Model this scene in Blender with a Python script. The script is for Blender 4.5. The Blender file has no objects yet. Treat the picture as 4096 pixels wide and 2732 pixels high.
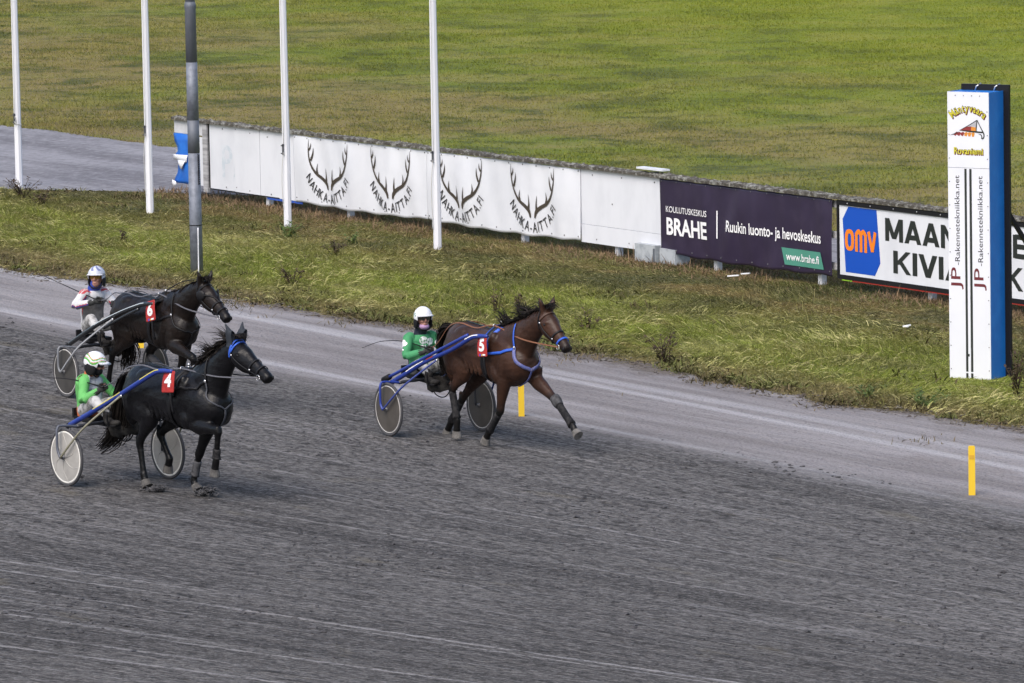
import bpy, bmesh, math, random
import numpy as np
from mathutils import Vector, Matrix
from mathutils.bvhtree import BVHTree
R = math.radians
rng = np.random.default_rng(11)
random.seed(11)
sc = bpy.context.scene
col = sc.collection

# ------------------------------------------------------------------ camera, sky, sun, exposure
CAM = Vector((62.5, -39.5, 10.2))
AZ, PITCH, ROLL = R(147.7), math.atan(2747 / 22755), -0.019
fw = Vector((math.cos(AZ) * math.cos(PITCH), math.sin(AZ) * math.cos(PITCH), -math.sin(PITCH)))
r0 = fw.cross(Vector((0, 0, 1))).normalized()
u0 = r0.cross(fw)
rt = r0 * math.cos(ROLL) + u0 * math.sin(ROLL)
up = -r0 * math.sin(ROLL) + u0 * math.cos(ROLL)
cd = bpy.data.cameras.new('camera')
cam = bpy.data.objects.new('camera', cd)
col.objects.link(cam)
cd.sensor_width = 36
cd.lens = 22755 / 4096 * 36
cd.clip_start, cd.clip_end = 1, 3000
cam.matrix_world = Matrix(((rt.x, up.x, -fw.x, CAM.x), (rt.y, up.y, -fw.y, CAM.y), (rt.z, up.z, -fw.z, CAM.z), (0, 0, 0, 1)))
sc.camera = cam

SUN_EL, SUN_AZ = 50, -64          # degrees; azimuth measured from +X towards +Y, where the light comes from
w = bpy.data.worlds.new('World')
sc.world = w
w.use_nodes = True
wn = w.node_tree
bg = wn.nodes['Background']
sky = wn.nodes.new('ShaderNodeTexSky')
sky.sky_type = 'NISHITA'
sky.sun_disc = False
sky.sun_elevation = R(SUN_EL)
sky.sun_rotation = R(90 - SUN_AZ)
sky.air_density, sky.dust_density, sky.ozone_density = 1.0, 3.5, 1.0
wn.links.new(sky.outputs[0], bg.inputs[0])
bg.inputs[1].default_value = 0.12
sd = bpy.data.lights.new('sun', 'SUN')
sd.energy = 1.2
sd.angle = R(40)
sd.color = (1.0, .955, .90)
so = bpy.data.objects.new('sun', sd)
col.objects.link(so)
sdir = Vector((math.cos(R(SUN_AZ)) * math.cos(R(SUN_EL)), math.sin(R(SUN_AZ)) * math.cos(R(SUN_EL)), math.sin(R(SUN_EL))))
so.rotation_euler = sdir.to_track_quat('Z', 'Y').to_euler()
so.location = (0, 0, 40)
sc.view_settings.view_transform = 'Standard'
sc.view_settings.look = 'None'
sc.view_settings.exposure = 0.82
sc.view_settings.gamma = 1
sc.view_settings.use_curve_mapping = False
sc.cycles.max_bounces = 4
sc.cycles.diffuse_bounces = 2
sc.cycles.glossy_bounces = 2
sc.cycles.transmission_bounces = 2

# ------------------------------------------------------------------ materials
MATS = {}
def nodes_of(name):
    m = bpy.data.materials.new(name)
    m.use_nodes = True
    nt = m.node_tree
    return m, nt, nt.nodes['Principled BSDF']
def mixc(nt, fac, a, b):
    n = nt.nodes.new('ShaderNodeMix')
    n.data_type = 'RGBA'
    for i, v in ((0, fac), (6, a), (7, b)):
        if hasattr(v, 'links'):
            nt.links.new(v, n.inputs[i])
        elif i == 0:
            n.inputs[0].default_value = v
        else:
            n.inputs[i].default_value = (*v, 1)
    return n.outputs[2]
def math_n(nt, op, a, b=None, c=None):
    n = nt.nodes.new('ShaderNodeMath')
    n.operation = op
    for i, v in enumerate((a, b, c)):
        if v is None: continue
        if hasattr(v, 'links'): nt.links.new(v, n.inputs[i])
        else: n.inputs[i].default_value = v
    return n.outputs[0]
def ramp(nt, f, a, b):
    n = nt.nodes.new('ShaderNodeMapRange')
    n.interpolation_type = 'SMOOTHSTEP'
    nt.links.new(f, n.inputs[0])
    n.inputs[1].default_value, n.inputs[2].default_value = a, b
    return n.outputs[0]
def coord(nt, kind, scale=(1, 1, 1), off=(0, 0, 0)):
    if kind == 'POS':
        s = nt.nodes.new('ShaderNodeNewGeometry').outputs['Position']
    else:
        s = nt.nodes.new('ShaderNodeTexCoord').outputs['Object']
    mp = nt.nodes.new('ShaderNodeMapping')
    nt.links.new(s, mp.inputs[0])
    mp.inputs['Scale'].default_value = scale
    mp.inputs['Location'].default_value = off
    return mp.outputs[0]
def noise(nt, vec, scale=1, detail=3, rough=.55, dist=0):
    n = nt.nodes.new('ShaderNodeTexNoise')
    nt.links.new(vec, n.inputs['Vector'])
    n.inputs['Scale'].default_value = scale
    n.inputs['Detail'].default_value = detail
    n.inputs['Roughness'].default_value = rough
    n.inputs['Distortion'].default_value = dist
    return n.outputs[0]
def bump(nt, bs, h, strength, dist=.02):
    b = nt.nodes.new('ShaderNodeBump')
    nt.links.new(h, b.inputs['Height'])
    b.inputs['Strength'].default_value = strength
    b.inputs['Distance'].default_value = dist
    nt.links.new(b.outputs[0], bs.inputs['Normal'])
def mat(name, c, rough=.6, c2=None, scale=6, lo=.4, hi=.65, bmp=0, bscale=60, metal=0, stretch=(1, 1, 1), spec=.5, kind='OBJ', dist=.01):
    if name in MATS: return MATS[name]
    m, nt, bs = nodes_of(name)
    bs.inputs['Roughness'].default_value = rough
    bs.inputs['Metallic'].default_value = metal
    bs.inputs['Specular IOR Level'].default_value = spec
    if c2 is not None:
        v = coord(nt, kind, stretch)
        f = ramp(nt, noise(nt, v, scale, 5, .6), lo, hi)
        nt.links.new(mixc(nt, f, c, c2), bs.inputs['Base Color'])
    else:
        bs.inputs['Base Color'].default_value = (*c, 1)
    if bmp:
        bump(nt, bs, noise(nt, coord(nt, kind, stretch), bscale, 4), bmp, dist)
    MATS[name] = m
    return m

def track_material():
    m, nt, bs = nodes_of('track_sand')
    P = coord(nt, 'POS')
    sep = nt.nodes.new('ShaderNodeSeparateXYZ'); nt.links.new(P, sep.inputs[0])
    X, Y = sep.outputs[0], sep.outputs[1]
    # harrow and wheel marks swing outwards towards the stand: w is constant along one mark
    den = math_n(nt, 'SUBTRACT', 1, math_n(nt, 'MULTIPLY', math_n(nt, 'SUBTRACT', X, 10), .026))
    den = math_n(nt, 'MAXIMUM', den, .3)
    wv = math_n(nt, 'ADD', math_n(nt, 'DIVIDE', math_n(nt, 'MINIMUM', Y, 0), den), math_n(nt, 'MAXIMUM', Y, 0))
    cb = nt.nodes.new('ShaderNodeCombineXYZ'); nt.links.new(X, cb.inputs[0]); nt.links.new(wv, cb.inputs[1])
    def cw(scale, off=(0, 0, 0)):
        mp = nt.nodes.new('ShaderNodeMapping'); nt.links.new(cb.outputs[0], mp.inputs[0])
        mp.inputs['Scale'].default_value = scale; mp.inputs['Location'].default_value = off
        return mp.outputs[0]
    mul = lambda a, b: math_n(nt, 'MULTIPLY', a, b)
    inv = lambda a: math_n(nt, 'SUBTRACT', 1, a)
    streak = noise(nt, cw((.06, 2.4, 1)), 1, 4, .66)
    streak2 = noise(nt, cw((.30, 7.0, 1), (3, 7, 0)), 1, 3, .62)
    big = noise(nt, coord(nt, 'POS', (.09, .20, 1), (9, 2, 0)), 1, 3, .55, .4)
    fine = noise(nt, coord(nt, 'POS'), 24, 2, .7)
    clod = noise(nt, cw((1.3, 3.4, 1), (1, 4, 0)), 1, 4, .7)
    pit = noise(nt, cw((6.0, 15.0, 1), (6, 2, 0)), 1, 3, .8)
    dark, mid, light = (.044, .0405, .039), (.104, .098, .094), (.180, .171, .165)
    c = mixc(nt, ramp(nt, streak, .34, .62), dark, mid)
    c = mixc(nt, mul(ramp(nt, big, .42, .66), .42), c, light)
    c = mixc(nt, mul(ramp(nt, streak2, .55, .72), .5), c, light)
    gr = ramp(nt, noise(nt, cw((1.6, 9, 1), (4, 0, 0)), 1, 3, .6), .30, .58)
    # thin pale wheel lines
    wob = mul(math_n(nt, 'SUBTRACT', noise(nt, cw((.12, .3, 1), (2, 2, 0)), 1, 2, .5), .5), .25)
    ww = math_n(nt, 'ADD', wv, wob)
    acc = None
    for (w0, x0, x1, wd, am) in ((-11.0, 3, 12, .06, .8), (-11.5, 5, 12.5, .055, .75), (-11.72, 11, 22, .07, 1.0), (-11.95, 12.5, 22, .05, .7), (-13.9, 7, 15.5, .06, 1.0), (-14.15, 13, 22, .06, .9), (-15.0, 10.5, 17, .05, .7), (-12.4, 8, 15, .045, .6), (-15.8, 12, 20, .06, .8),
                                 (-9.2, -2, 9, .05, .5), (-8.3, 0, 14, .045, .45), (-6.2, 4, 22, .05, .45), (-4.6, 2, 20, .05, .5), (-3.9, 4, 24, .05, .45), (-2.9, -12, 8, .05, .4), (-3.3, -16, -2, .06, .45)):
        d = math_n(nt, 'ABSOLUTE', math_n(nt, 'SUBTRACT', ww, w0))
        q = mul(inv(ramp(nt, d, wd * .3, wd)), mul(ramp(nt, X, x0, x0 + 1.5), mul(inv(ramp(nt, X, x1 - 3, x1)), am)))
        acc = q if acc is None else math_n(nt, 'MAXIMUM', acc, q)
    c = mixc(nt, mul(acc, math_n(nt, 'ADD', mul(gr, .65), .25)), c, (.34, .33, .33))
    for k, (sy, o, wd, am) in enumerate(((.60, 3.1, .011, .45), (1.3, 5.5, .012, .40), (2.1, 2.9, .016, .32))):
        n1 = noise(nt, cw((.003, sy, 0), (o, o * 2, 0)), 1, 1, .35)
        d = math_n(nt, 'ABSOLUTE', math_n(nt, 'SUBTRACT', n1, .5))
        brk = ramp(nt, noise(nt, cw((.14, .8, 1), (o, 0, 0)), 1, 3, .6), .44, .58)
        c = mixc(nt, mul(mul(inv(ramp(nt, d, wd * .35, wd)), mul(brk, gr)), am), c, (.30, .29, .29))
    c = mixc(nt, mul(inv(ramp(nt, pit, .38, .53)), .85), c, (.017, .016, .017))
    c = mixc(nt, mul(ramp(nt, pit, .52, .66), .6), c, (.225, .217, .216))
    cm = ramp(nt, clod, .56, .65)
    c = mixc(nt, mul(cm, .85), c, (.022, .020, .019))
    c = mixc(nt, mul(ramp(nt, noise(nt, coord(nt, 'POS', (.5, 1.2, 1), (21, 5, 0)), 1, 3), .62, .72), .35), c, (.13, .112, .075))
    # the unharrowed gravel strip along the grass
    edge = math_n(nt, 'ADD', Y, mul(math_n(nt, 'SUBTRACT', noise(nt, coord(nt, 'POS', (.07, .5, 1), (4, 4, 0)), 1, 4, .6), .5), 2.4))
    strip = ramp(nt, edge, .5, 2.0)
    gst = noise(nt, coord(nt, 'POS', (.08, 1.6, 1), (2, 9, 0)), 1, 5, .6)
    gc = mixc(nt, ramp(nt, gst, .36, .66), (.185, .171, .174), (.282, .268, .276))
    gc = mixc(nt, mul(ramp(nt, noise(nt, coord(nt, 'POS', (.25, .7, 1), (7, 1, 0)), 1, 5, .7), .58, .72), .4), gc, (.150, .128, .122))
    for o, sy, am in ((12.3, .36, .75), (17.9, .28, .6)):
        n1 = noise(nt, coord(nt, 'POS', (.010, sy, 0), (o, o, 0)), 1, 1.0, .3)
        d = math_n(nt, 'ABSOLUTE', math_n(nt, 'SUBTRACT', n1, .5))
        gc = mixc(nt, mul(inv(ramp(nt, d, .004, .022)), am), gc, (.385, .38, .40))
    soil = mul(ramp(nt, math_n(nt, 'ADD', Y, mul(math_n(nt, 'SUBTRACT', noise(nt, coord(nt, 'POS', (.6, 1.4, 1), (3, 17, 0)), 1, 4, .7), .5), 2.6)), 4.85, 5.6), .75)
    gc = mixc(nt, soil, gc, (.095, .076, .058))
    c = mixc(nt, strip, c, gc)
    # speckle of grains and small stones
    c = mixc(nt, mul(ramp(nt, fine, .50, .72), .42), c, (.25, .243, .245))
    c = mixc(nt, mul(inv(ramp(nt, fine, .28, .47)), .5), c, (.026, .025, .026))
    nt.links.new(c, bs.inputs['Base Color'])
    bs.inputs['Roughness'].default_value = .92
    bs.inputs['Specular IOR Level'].default_value = .2
    h = math_n(nt, 'ADD', clod, mul(fine, .35))
    h = math_n(nt, 'ADD', h, math_n(nt, 'ADD', mul(streak2, .4), mul(pit, .5)))
    bump(nt, bs, h, 1.0, .06)
    return m
def road_material():
    m, nt, bs = nodes_of('road_gravel')
    gst = noise(nt, coord(nt, 'POS', (.10, 1.0, 1), (2, 9, 0)), 1, 5, .68)
    fine = noise(nt, coord(nt, 'POS', (1, .8, 1)), 5, 4, .8)
    c = mixc(nt, ramp(nt, gst, .34, .66), (.130, .125, .140), (.235, .232, .255))
    c = mixc(nt, math_n(nt, 'MULTIPLY', ramp(nt, noise(nt, coord(nt, 'POS', (.5, 1.8, 1), (5, 5, 0)), 1, 4, .7), .66, .74), .75), c, (.035, .034, .036))
    c = mixc(nt, math_n(nt, 'MULTIPLY', ramp(nt, fine, .5, .66), .55), c, (.32, .315, .33))
    c = mixc(nt, math_n(nt, 'MULTIPLY', math_n(nt, 'SUBTRACT', 1, ramp(nt, fine, .34, .50)), .5), c, (.06, .057, .06))
    nt.links.new(c, bs.inputs['Base Color'])
    bs.inputs['Roughness'].default_value = .9
    bump(nt, bs, fine, .5, .02)
    return m
def grass_material(name, zone, blades):
    """zone 'verge' or 'infield'; patches from world position, per-blade tone from the attribute rnd"""
    m, nt, bs = nodes_of(name)
    P = coord(nt, 'POS')
    sep = nt.nodes.new('ShaderNodeSeparateXYZ'); nt.links.new(P, sep.inputs[0])
    X, Y = sep.outputs[0], sep.outputs[1]
    if blades:
        at = nt.nodes.new('ShaderNodeAttribute'); at.attribute_name = 'rnd'
        rnd = at.outputs['Fac']
    else:
        rnd = noise(nt, P, 9, 3, .7)
    if zone == 'verge':
        n1 = noise(nt, coord(nt, 'POS', (.22, .55, 1)), 1, 4, .6, .5)
        n2 = noise(nt, coord(nt, 'POS', (.5, 1.1, 1), (30, 4, 0)), 1, 4, .6, .3)
        n3 = noise(nt, coord(nt, 'POS', (.3, .45, 1), (8, 31, 0)), 1, 3, .55)
        n4 = noise(nt, coord(nt, 'POS', (1.5, 2.0, 2), (5, 1, 0)), 1, 5, .72, .3)
        green, straw, olive, rust, dk = (.300, .355, .060), (.56, .50, .22), (.230, .250, .060), (.26, .185, .085), (.060, .055, .028)
        c = mixc(nt, ramp(nt, n1, .26, .50), straw, green)
        c = mixc(nt, math_n(nt, 'MULTIPLY', ramp(nt, n3, .50, .62), .85), c, olive)
        c = mixc(nt, math_n(nt, 'MULTIPLY', ramp(nt, n2, .56, .68), .7), c, (.27, .20, .085))
        # towards the hoarding the growth is lower, darker and browner
        back = ramp(nt, math_n(nt, 'ADD', Y, math_n(nt, 'MULTIPLY', math_n(nt, 'SUBTRACT', n2, .5), 3.5)), 8.6, 11.4)
        cb = mixc(nt, ramp(nt, n2, .40, .60), rust, (.150, .155, .042))
        cb = mixc(nt, math_n(nt, 'MULTIPLY', ramp(nt, n3, .46, .62), .8), cb, (.080, .090, .032))
        c = mixc(nt, math_n(nt, 'MULTIPLY', back, .9), c, cb)
        # dry straw on the border to the track
        front = math_n(nt, 'SUBTRACT', 1, ramp(nt, math_n(nt, 'ADD', Y, math_n(nt, 'MULTIPLY', math_n(nt, 'SUBTRACT', n2, .5), 1.6)), 5.6, 7.3))
        cf = mixc(nt, ramp(nt, n2, .42, .6), (.34, .265, .135), (.125, .09, .045))
        c = mixc(nt, math_n(nt, 'MULTIPLY', front, .85), c, cf)
        c = mixc(nt, math_n(nt, 'MULTIPLY', math_n(nt, 'SUBTRACT', 1, ramp(nt, n4, .36, .50)), .8), c, mixc(nt, .75, c, dk))
        c = mixc(nt, ramp(nt, rnd, .62, 1.0), c, mixc(nt, .6, c, (.56, .50, .26)))
        c = mixc(nt, math_n(nt, 'SUBTRACT', 1, ramp(nt, rnd, 0, .30)), c, mixc(nt, .6, c, dk))
    else:
        n1 = noise(nt, coord(nt, 'POS', (.07, .10, 1), (3, 6, 0)), 1, 5, .6, .5)
        n2 = noise(nt, coord(nt, 'POS', (.30, .30, 1), (11, 3, 0)), 1, 5, .64, .4)
        n3 = noise(nt, coord(nt, 'POS', (.75, .85, 1), (1, 13, 0)), 1, 5, .7, .3)
        green, lush, brown, dk = (.138, .178, .016), (.200, .245, .007), (.215, .170, .066), (.055, .070, .014)
        # greener with distance from the road
        far = ramp(nt, math_n(nt, 'ADD', Y, math_n(nt, 'MULTIPLY', X, .24)), 14, 40)
        k = math_n(nt, 'ADD', math_n(nt, 'MULTIPLY', far, .22), n1)
        c = mixc(nt, ramp(nt, k, .46, .62), brown, green)
        c = mixc(nt, math_n(nt, 'MULTIPLY', far, .75), c, lush)
        c = mixc(nt, math_n(nt, 'MULTIPLY', ramp(nt, n2, .46, .62), .65), c, mixc(nt, far, (.25, .215, .075), (.25, .255, .035)))
        c = mixc(nt, math_n(nt, 'MULTIPLY', math_n(nt, 'SUBTRACT', 1, ramp(nt, n2, .36, .48)), math_n(nt, 'SUBTRACT', .75, math_n(nt, 'MULTIPLY', far, .35))), c, dk)
        c = mixc(nt, math_n(nt, 'MULTIPLY', ramp(nt, n3, .49, .62), math_n(nt, 'SUBTRACT', .8, math_n(nt, 'MULTIPLY', far, .55))), c, dk)
        edge = math_n(nt, 'SUBTRACT', 1, ramp(nt, Y, 18.6, 21.5))
        c = mixc(nt, math_n(nt, 'MULTIPLY', edge, .75), c, mixc(nt, ramp(nt, n2, .4, .6), (.20, .14, .07), (.15, .145, .04)))
        c = mixc(nt, math_n(nt, 'MULTIPLY', ramp(nt, rnd, .75, 1), .35), c, (.34, .33, .09))
        if blades: c = mixc(nt, .22, c, (.42, .43, .09))
    nt.links.new(c, bs.inputs['Base Color'])
    bs.inputs['Roughness'].default_value = .7
    bs.inputs['Specular IOR Level'].default_value = .2
    if blades:
        tl = nt.nodes.new('ShaderNodeBsdfTranslucent'); nt.links.new(c, tl.inputs[0])
        mx = nt.nodes.new('ShaderNodeMixShader'); mx.inputs[0].default_value = .35
        nt.links.new(bs.outputs[0], mx.inputs[1]); nt.links.new(tl.outputs[0], mx.inputs[2])
        nt.links.new(mx.outputs[0], nt.nodes['Material Output'].inputs[0])
    if not blades:
        # soil between the stems
        soil = mixc(nt, .45 if zone == 'verge' else .12, c, (.045, .038, .022))
        nt.links.new(soil, bs.inputs['Base Color'])
        bump(nt, bs, noise(nt, P, 7, 5, .7), .8, .06)
    return m

M_white = mat('white_paint', (.74, .75, .79), .45, (.62, .63, .66), 2.5, .45, .75, bmp=.05, bscale=30)
M_black = mat('black_rubber', (.011, .011, .013), .65, spec=.2)
M_blackgloss = mat('black_harness', (.010, .010, .012), .45, spec=.25)
M_metal = mat('bright_metal', (.62, .62, .64), .28, metal=.9)
M_blue = mat('blue_paint', (.016, .040, .26), .38, (.045, .065, .24), 22, .50, .72)
M_bluestrap = mat('blue_strap', (.025, .10, .52), .5)
M_red = mat('red_cloth', (.42, .030, .028), .55, (.33, .022, .022), 8)
M_print = mat('white_print', (.85, .85, .87), .5)

# ------------------------------------------------------------------ mesh helpers
class MB:
    def __init__(s):
        s.v, s.f, s.mi = [], [], []
    def add(s, vs, fs, mi=0):
        b = len(s.v)
        s.v += [tuple(map(float, p)) for p in vs]
        s.f += [tuple(b + i for i in f) for f in fs]
        s.mi += [mi] * len(fs)
        return s
    def box(s, c, d, rot=None, mi=0):
        hx, hy, hz = d[0] / 2, d[1] / 2, d[2] / 2
        vs = [Vector((x, y, z)) for x in (-hx, hx) for y in (-hy, hy) for z in (-hz, hz)]
        if rot is not None: vs = [rot @ p for p in vs]
        return s.add([p + Vector(c) for p in vs], [(0, 1, 3, 2), (4, 6, 7, 5), (0, 4, 5, 1), (2, 3, 7, 6), (0, 2, 6, 4), (1, 5, 7, 3)], mi)
    def bar(s, a, b, wd, th, ref=(0, 0, 1), mi=0):
        a, b = Vector(a), Vector(b)
        t = (b - a).normalized(); u = t.cross(Vector(ref)).normalized(); n = u.cross(t)
        vs = [p + u * i * wd / 2 + n * j * th / 2 for p in (a, b) for i, j in ((-1, -1), (1, -1), (1, 1), (-1, 1))]
        return s.add(vs, [(0, 1, 2, 3), (7, 6, 5, 4), (0, 4, 5, 1), (1, 5, 6, 2), (2, 6, 7, 3), (3, 7, 4, 0)], mi)
    def loft(s, rings, n=10, ref=(0, 1, 0), sub=1, mi=0):
        """rings: (x, y, z, radius along ref, radius across)"""
        A = np.array(rings, float)
        if sub > 1: A = catmull(A, sub)
        C = A[:, :3]
        T = np.gradient(C, axis=0)
        T /= np.linalg.norm(T, axis=1)[:, None] + 1e-9
        rf = np.array(ref, float)
        an = np.linspace(0, 2 * math.pi, n, endpoint=False)
        vs = []
        for c, t, a in zip(C, T, A):
            l = rf - t * (rf @ t)
            if np.linalg.norm(l) < 1e-4: l = np.array((1., 0, 0)) - t * t[0]
            l /= np.linalg.norm(l)
            q = np.cross(t, l)
            for x in an:
                vs.append(c + l * math.cos(x) * a[3] + q * math.sin(x) * a[4])
        m = len(A)
        fs = [(i * n + j, i * n + (j + 1) % n, (i + 1) * n + (j + 1) % n, (i + 1) * n + j) for i in range(m - 1) for j in range(n)]
        fs += [tuple(range(n - 1, -1, -1)), tuple((m - 1) * n + j for j in range(n))]
        return s.add(vs, fs, mi)
    def tube(s, pts, r, n=8, ref=(0, 1, .01), sub=1, mi=0):
        rr = r if hasattr(r, '__len__') else [r] * len(pts)
        return s.loft([(*p, q, q) for p, q in zip(pts, rr)], n, ref, sub, mi)
    def ell(s, c, d, n=12, m=8, mi=0, rot=None):
        vs, fs = [], []
        for i in range(m + 1):
            th = math.pi * i / m
            for j in range(n):
                ph = 2 * math.pi * j / n
                p = Vector((math.sin(th) * math.cos(ph) * d[0], math.sin(th) * math.sin(ph) * d[1], math.cos(th) * d[2]))
                if rot is not None: p = rot @ p
                vs.append(p + Vector(c))
        for i in range(m):
            for j in range(n):
                a, b = i * n + j, i * n + (j + 1) % n
                fs.append((a, a + n, b + n, b))
        return s.add(vs, fs, mi)
    def mesh(s, name, base=(0, 0, 0), smooth=True):
        me = bpy.data.meshes.new(name)
        b = np.array(base, float)
        me.from_pydata([tuple(np.array(p) - b) for p in s.v], [], s.f)
        me.polygons.foreach_set('material_index', s.mi)
        if smooth: me.shade_smooth()
        me.update()
        return me
    def build(s, name, m, parent=None, base=(0, 0, 0), smooth=True):
        return link(name, s.mesh(name, base, smooth), m, parent)
def catmull(A, k):
    out = []
    n = len(A)
    for i in range(n - 1):
        p0, p1, p2, p3 = A[max(i - 1, 0)], A[i], A[i + 1], A[min(i + 2, n - 1)]
        for j in range(k):
            t = j / k
            out.append(.5 * ((2 * p1) + (p2 - p0) * t + (2 * p0 - 5 * p1 + 4 * p2 - p3) * t * t + (3 * p1 - p0 - 3 * p2 + p3) * t ** 3))
    out.append(A[-1])
    return np.array(out)
def link(name, me, m, parent=None):
    o = bpy.data.objects.new(name, me)
    col.objects.link(o)
    for q in (m if isinstance(m, (list, tuple)) else [m]): me.materials.append(q)
    if parent is not None: o.parent = parent
    return o
def empty(name, loc=(0, 0, 0), rz=0, parent=None):
    o = bpy.data.objects.new(name, None)
    o.empty_display_size = .2
    col.objects.link(o)
    o.location = loc
    o.rotation_euler = (0, 0, rz)
    if parent is not None: o.parent = parent
    return o
def tag(o, label=None, cat=None, group=None, kind=None):
    for k, v in (('label', label), ('category', cat), ('group', group), ('kind', kind)):
        if v: o[k] = v
    return o
def clean(me):
    bm = bmesh.new(); bm.from_mesh(me)
    bmesh.ops.remove_doubles(bm, verts=bm.verts, dist=1e-6)
    bmesh.ops.recalc_face_normals(bm, faces=bm.faces)
    bm.to_mesh(me); bm.free()
def fuse(mb, voxel, smooth=4, fac=.5):
    """voxel union of the closed tubes in mb: one continuous surface"""
    me = mb.mesh('fuse_source'); clean(me)
    o = bpy.data.objects.new('fuse_source', me); col.objects.link(o)
    md = o.modifiers.new('r', 'REMESH'); md.mode = 'VOXEL'; md.voxel_size = voxel; md.adaptivity = 0
    if smooth:
        ms = o.modifiers.new('s', 'SMOOTH'); ms.factor = fac; ms.iterations = smooth
    dg = bpy.context.evaluated_depsgraph_get(); dg.update()
    out = bpy.data.meshes.new_from_object(o.evaluated_get(dg))
    bpy.data.objects.remove(o); bpy.data.meshes.remove(me)
    out.materials.clear()
    out.shade_smooth()
    return out
def coords(me):
    a = np.empty(len(me.vertices) * 3); me.vertices.foreach_get('co', a); return a.reshape(-1, 3)
def shift(me, base):
    a = coords(me) - np.array(base, float); me.vertices.foreach_set('co', a.ravel()); me.update()
def bvh_of(me):
    return BVHTree.FromPolygons([v.co.copy() for v in me.vertices], [tuple(p.vertices) for p in me.polygons])
def text_2d(s, bold=0.0):
    """outline of a string as flat mesh: (n,2) points with left edge 0, faces"""
    cu = bpy.data.curves.new('lettering', 'FONT')
    cu.body = s; cu.size = 1; cu.offset = bold; cu.resolution_u = 3; cu.fill_mode = 'FRONT'
    o = bpy.data.objects.new('lettering', cu); col.objects.link(o)
    dg = bpy.context.evaluated_depsgraph_get(); dg.update()
    me = bpy.data.meshes.new_from_object(o.evaluated_get(dg))
    v = coords(me)[:, :2].copy()
    f = [tuple(p.vertices) for p in me.polygons]
    bpy.data.objects.remove(o); bpy.data.curves.remove(cu); bpy.data.meshes.remove(me)
    return v, f
def text_fit(s, x, z, wd, ht, bold=0.0, cap='H'):
    """string fitted into a box: left x, baseline z, width wd; cap height ht"""
    v, f = text_2d(s, bold)
    h, _ = text_2d(cap, bold)
    v = v.copy()
    v[:, 0] = (v[:, 0] - v[:, 0].min()) / (v[:, 0].max() - v[:, 0].min()) * wd + x
    v[:, 1] = (v[:, 1] - h[:, 1].min()) / (h[:, 1].max() - h[:, 1].min()) * ht + z
    return v, f

# ------------------------------------------------------------------ ground, track, road, infield
BANK = .045
def gz(y):
    y = np.asarray(y, float)
    return np.interp(y, [-60, -20, 0, 2, 5.6, 4000], [1.1, .9, 0, -.05, 0, 0])
def smooth_noise(x, seed, sc_=1.0):
    r = np.random.default_rng(seed)
    out = np.zeros_like(x, float)
    for o in range(4):
        p = r.uniform(0, 6.28, 3); f = r.uniform(.7, 1.4, 3) * sc_ * 2 ** o
        out += sum(np.sin(x * f[i] + p[i]) for i in range(3)) / 3 / 1.7 ** o
    return out
def sheet(name, xs, y0f, y1f, ny, m, dz, rough=0.0):
    xs = np.asarray(xs, float)
    y0, y1 = y0f(xs), y1f(xs)
    t = np.linspace(0, 1, ny)
    Xg = np.repeat(xs[:, None], ny, 1)
    Yg = y0[:, None] + (y1 - y0)[:, None] * t[None]
    Zg = gz(Yg) + dz
    V = np.stack([Xg, Yg, Zg], -1).reshape(-1, 3)
    nx = len(xs)
    i, j = np.meshgrid(np.arange(nx - 1), np.arange(ny - 1), indexing='ij')
    a = (i * ny + j).ravel()
    F = np.stack([a, a + ny, a + ny + 1, a + 1], 1)
    me = bpy.data.meshes.new(name)
    me.from_pydata(V.tolist(), [], F.tolist())
    me.shade_smooth()
    o = link(name, me, m)
    tag(o, kind='structure')
    return o
M_track, M_road = track_material(), road_material()
xs_far = np.concatenate([np.linspace(-900, -120, 14), np.linspace(-118, 60, 260), np.linspace(64, 500, 10)])
sheet('grass_verge', xs_far, lambda x: x * 0 - 3.0, lambda x: x * 0 + 16.0, 60, grass_material('verge_soil', 'verge', False), 0)
sheet('infield', xs_far, lambda x: x * 0 + 16.0, lambda x: x * 0 + 1500, 80, grass_material('infield_turf', 'infield', False), 0)
xf = np.concatenate([np.linspace(-400, -60, 40), np.linspace(-59.9, 25, 500), np.linspace(26, 300, 30)])
edge_y = lambda x: np.interp(x, [-400, -30, -23.4, -16.4, -10.8, -6.4, -2.5, 0, 3.6, 10, 300], [4.2, 4.2, 4.55, 5.30, 5.48, 5.70, 5.30, 5.15, 5.60, 5.7, 5.7]) + .10 * smooth_noise(x, 3, .9) + .12 * smooth_noise(x, 5, 2.6)
sheet('track', xf, lambda x: x * 0 - 120, edge_y, 120, M_track, .012)
near_y = lambda x: np.interp(x, [-400, -60, -36.6, -33.7, -31, 300], [11.2, 11.2, 11.35, 13.2, 14.9, 15.2]) + .12 * smooth_noise(x, 8, 1.5)
far_y = lambda x: 18.55 + .22 * smooth_noise(x, 9, .8)
sheet('inner_road', xf, near_y, far_y, 20, M_road, .012)

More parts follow.
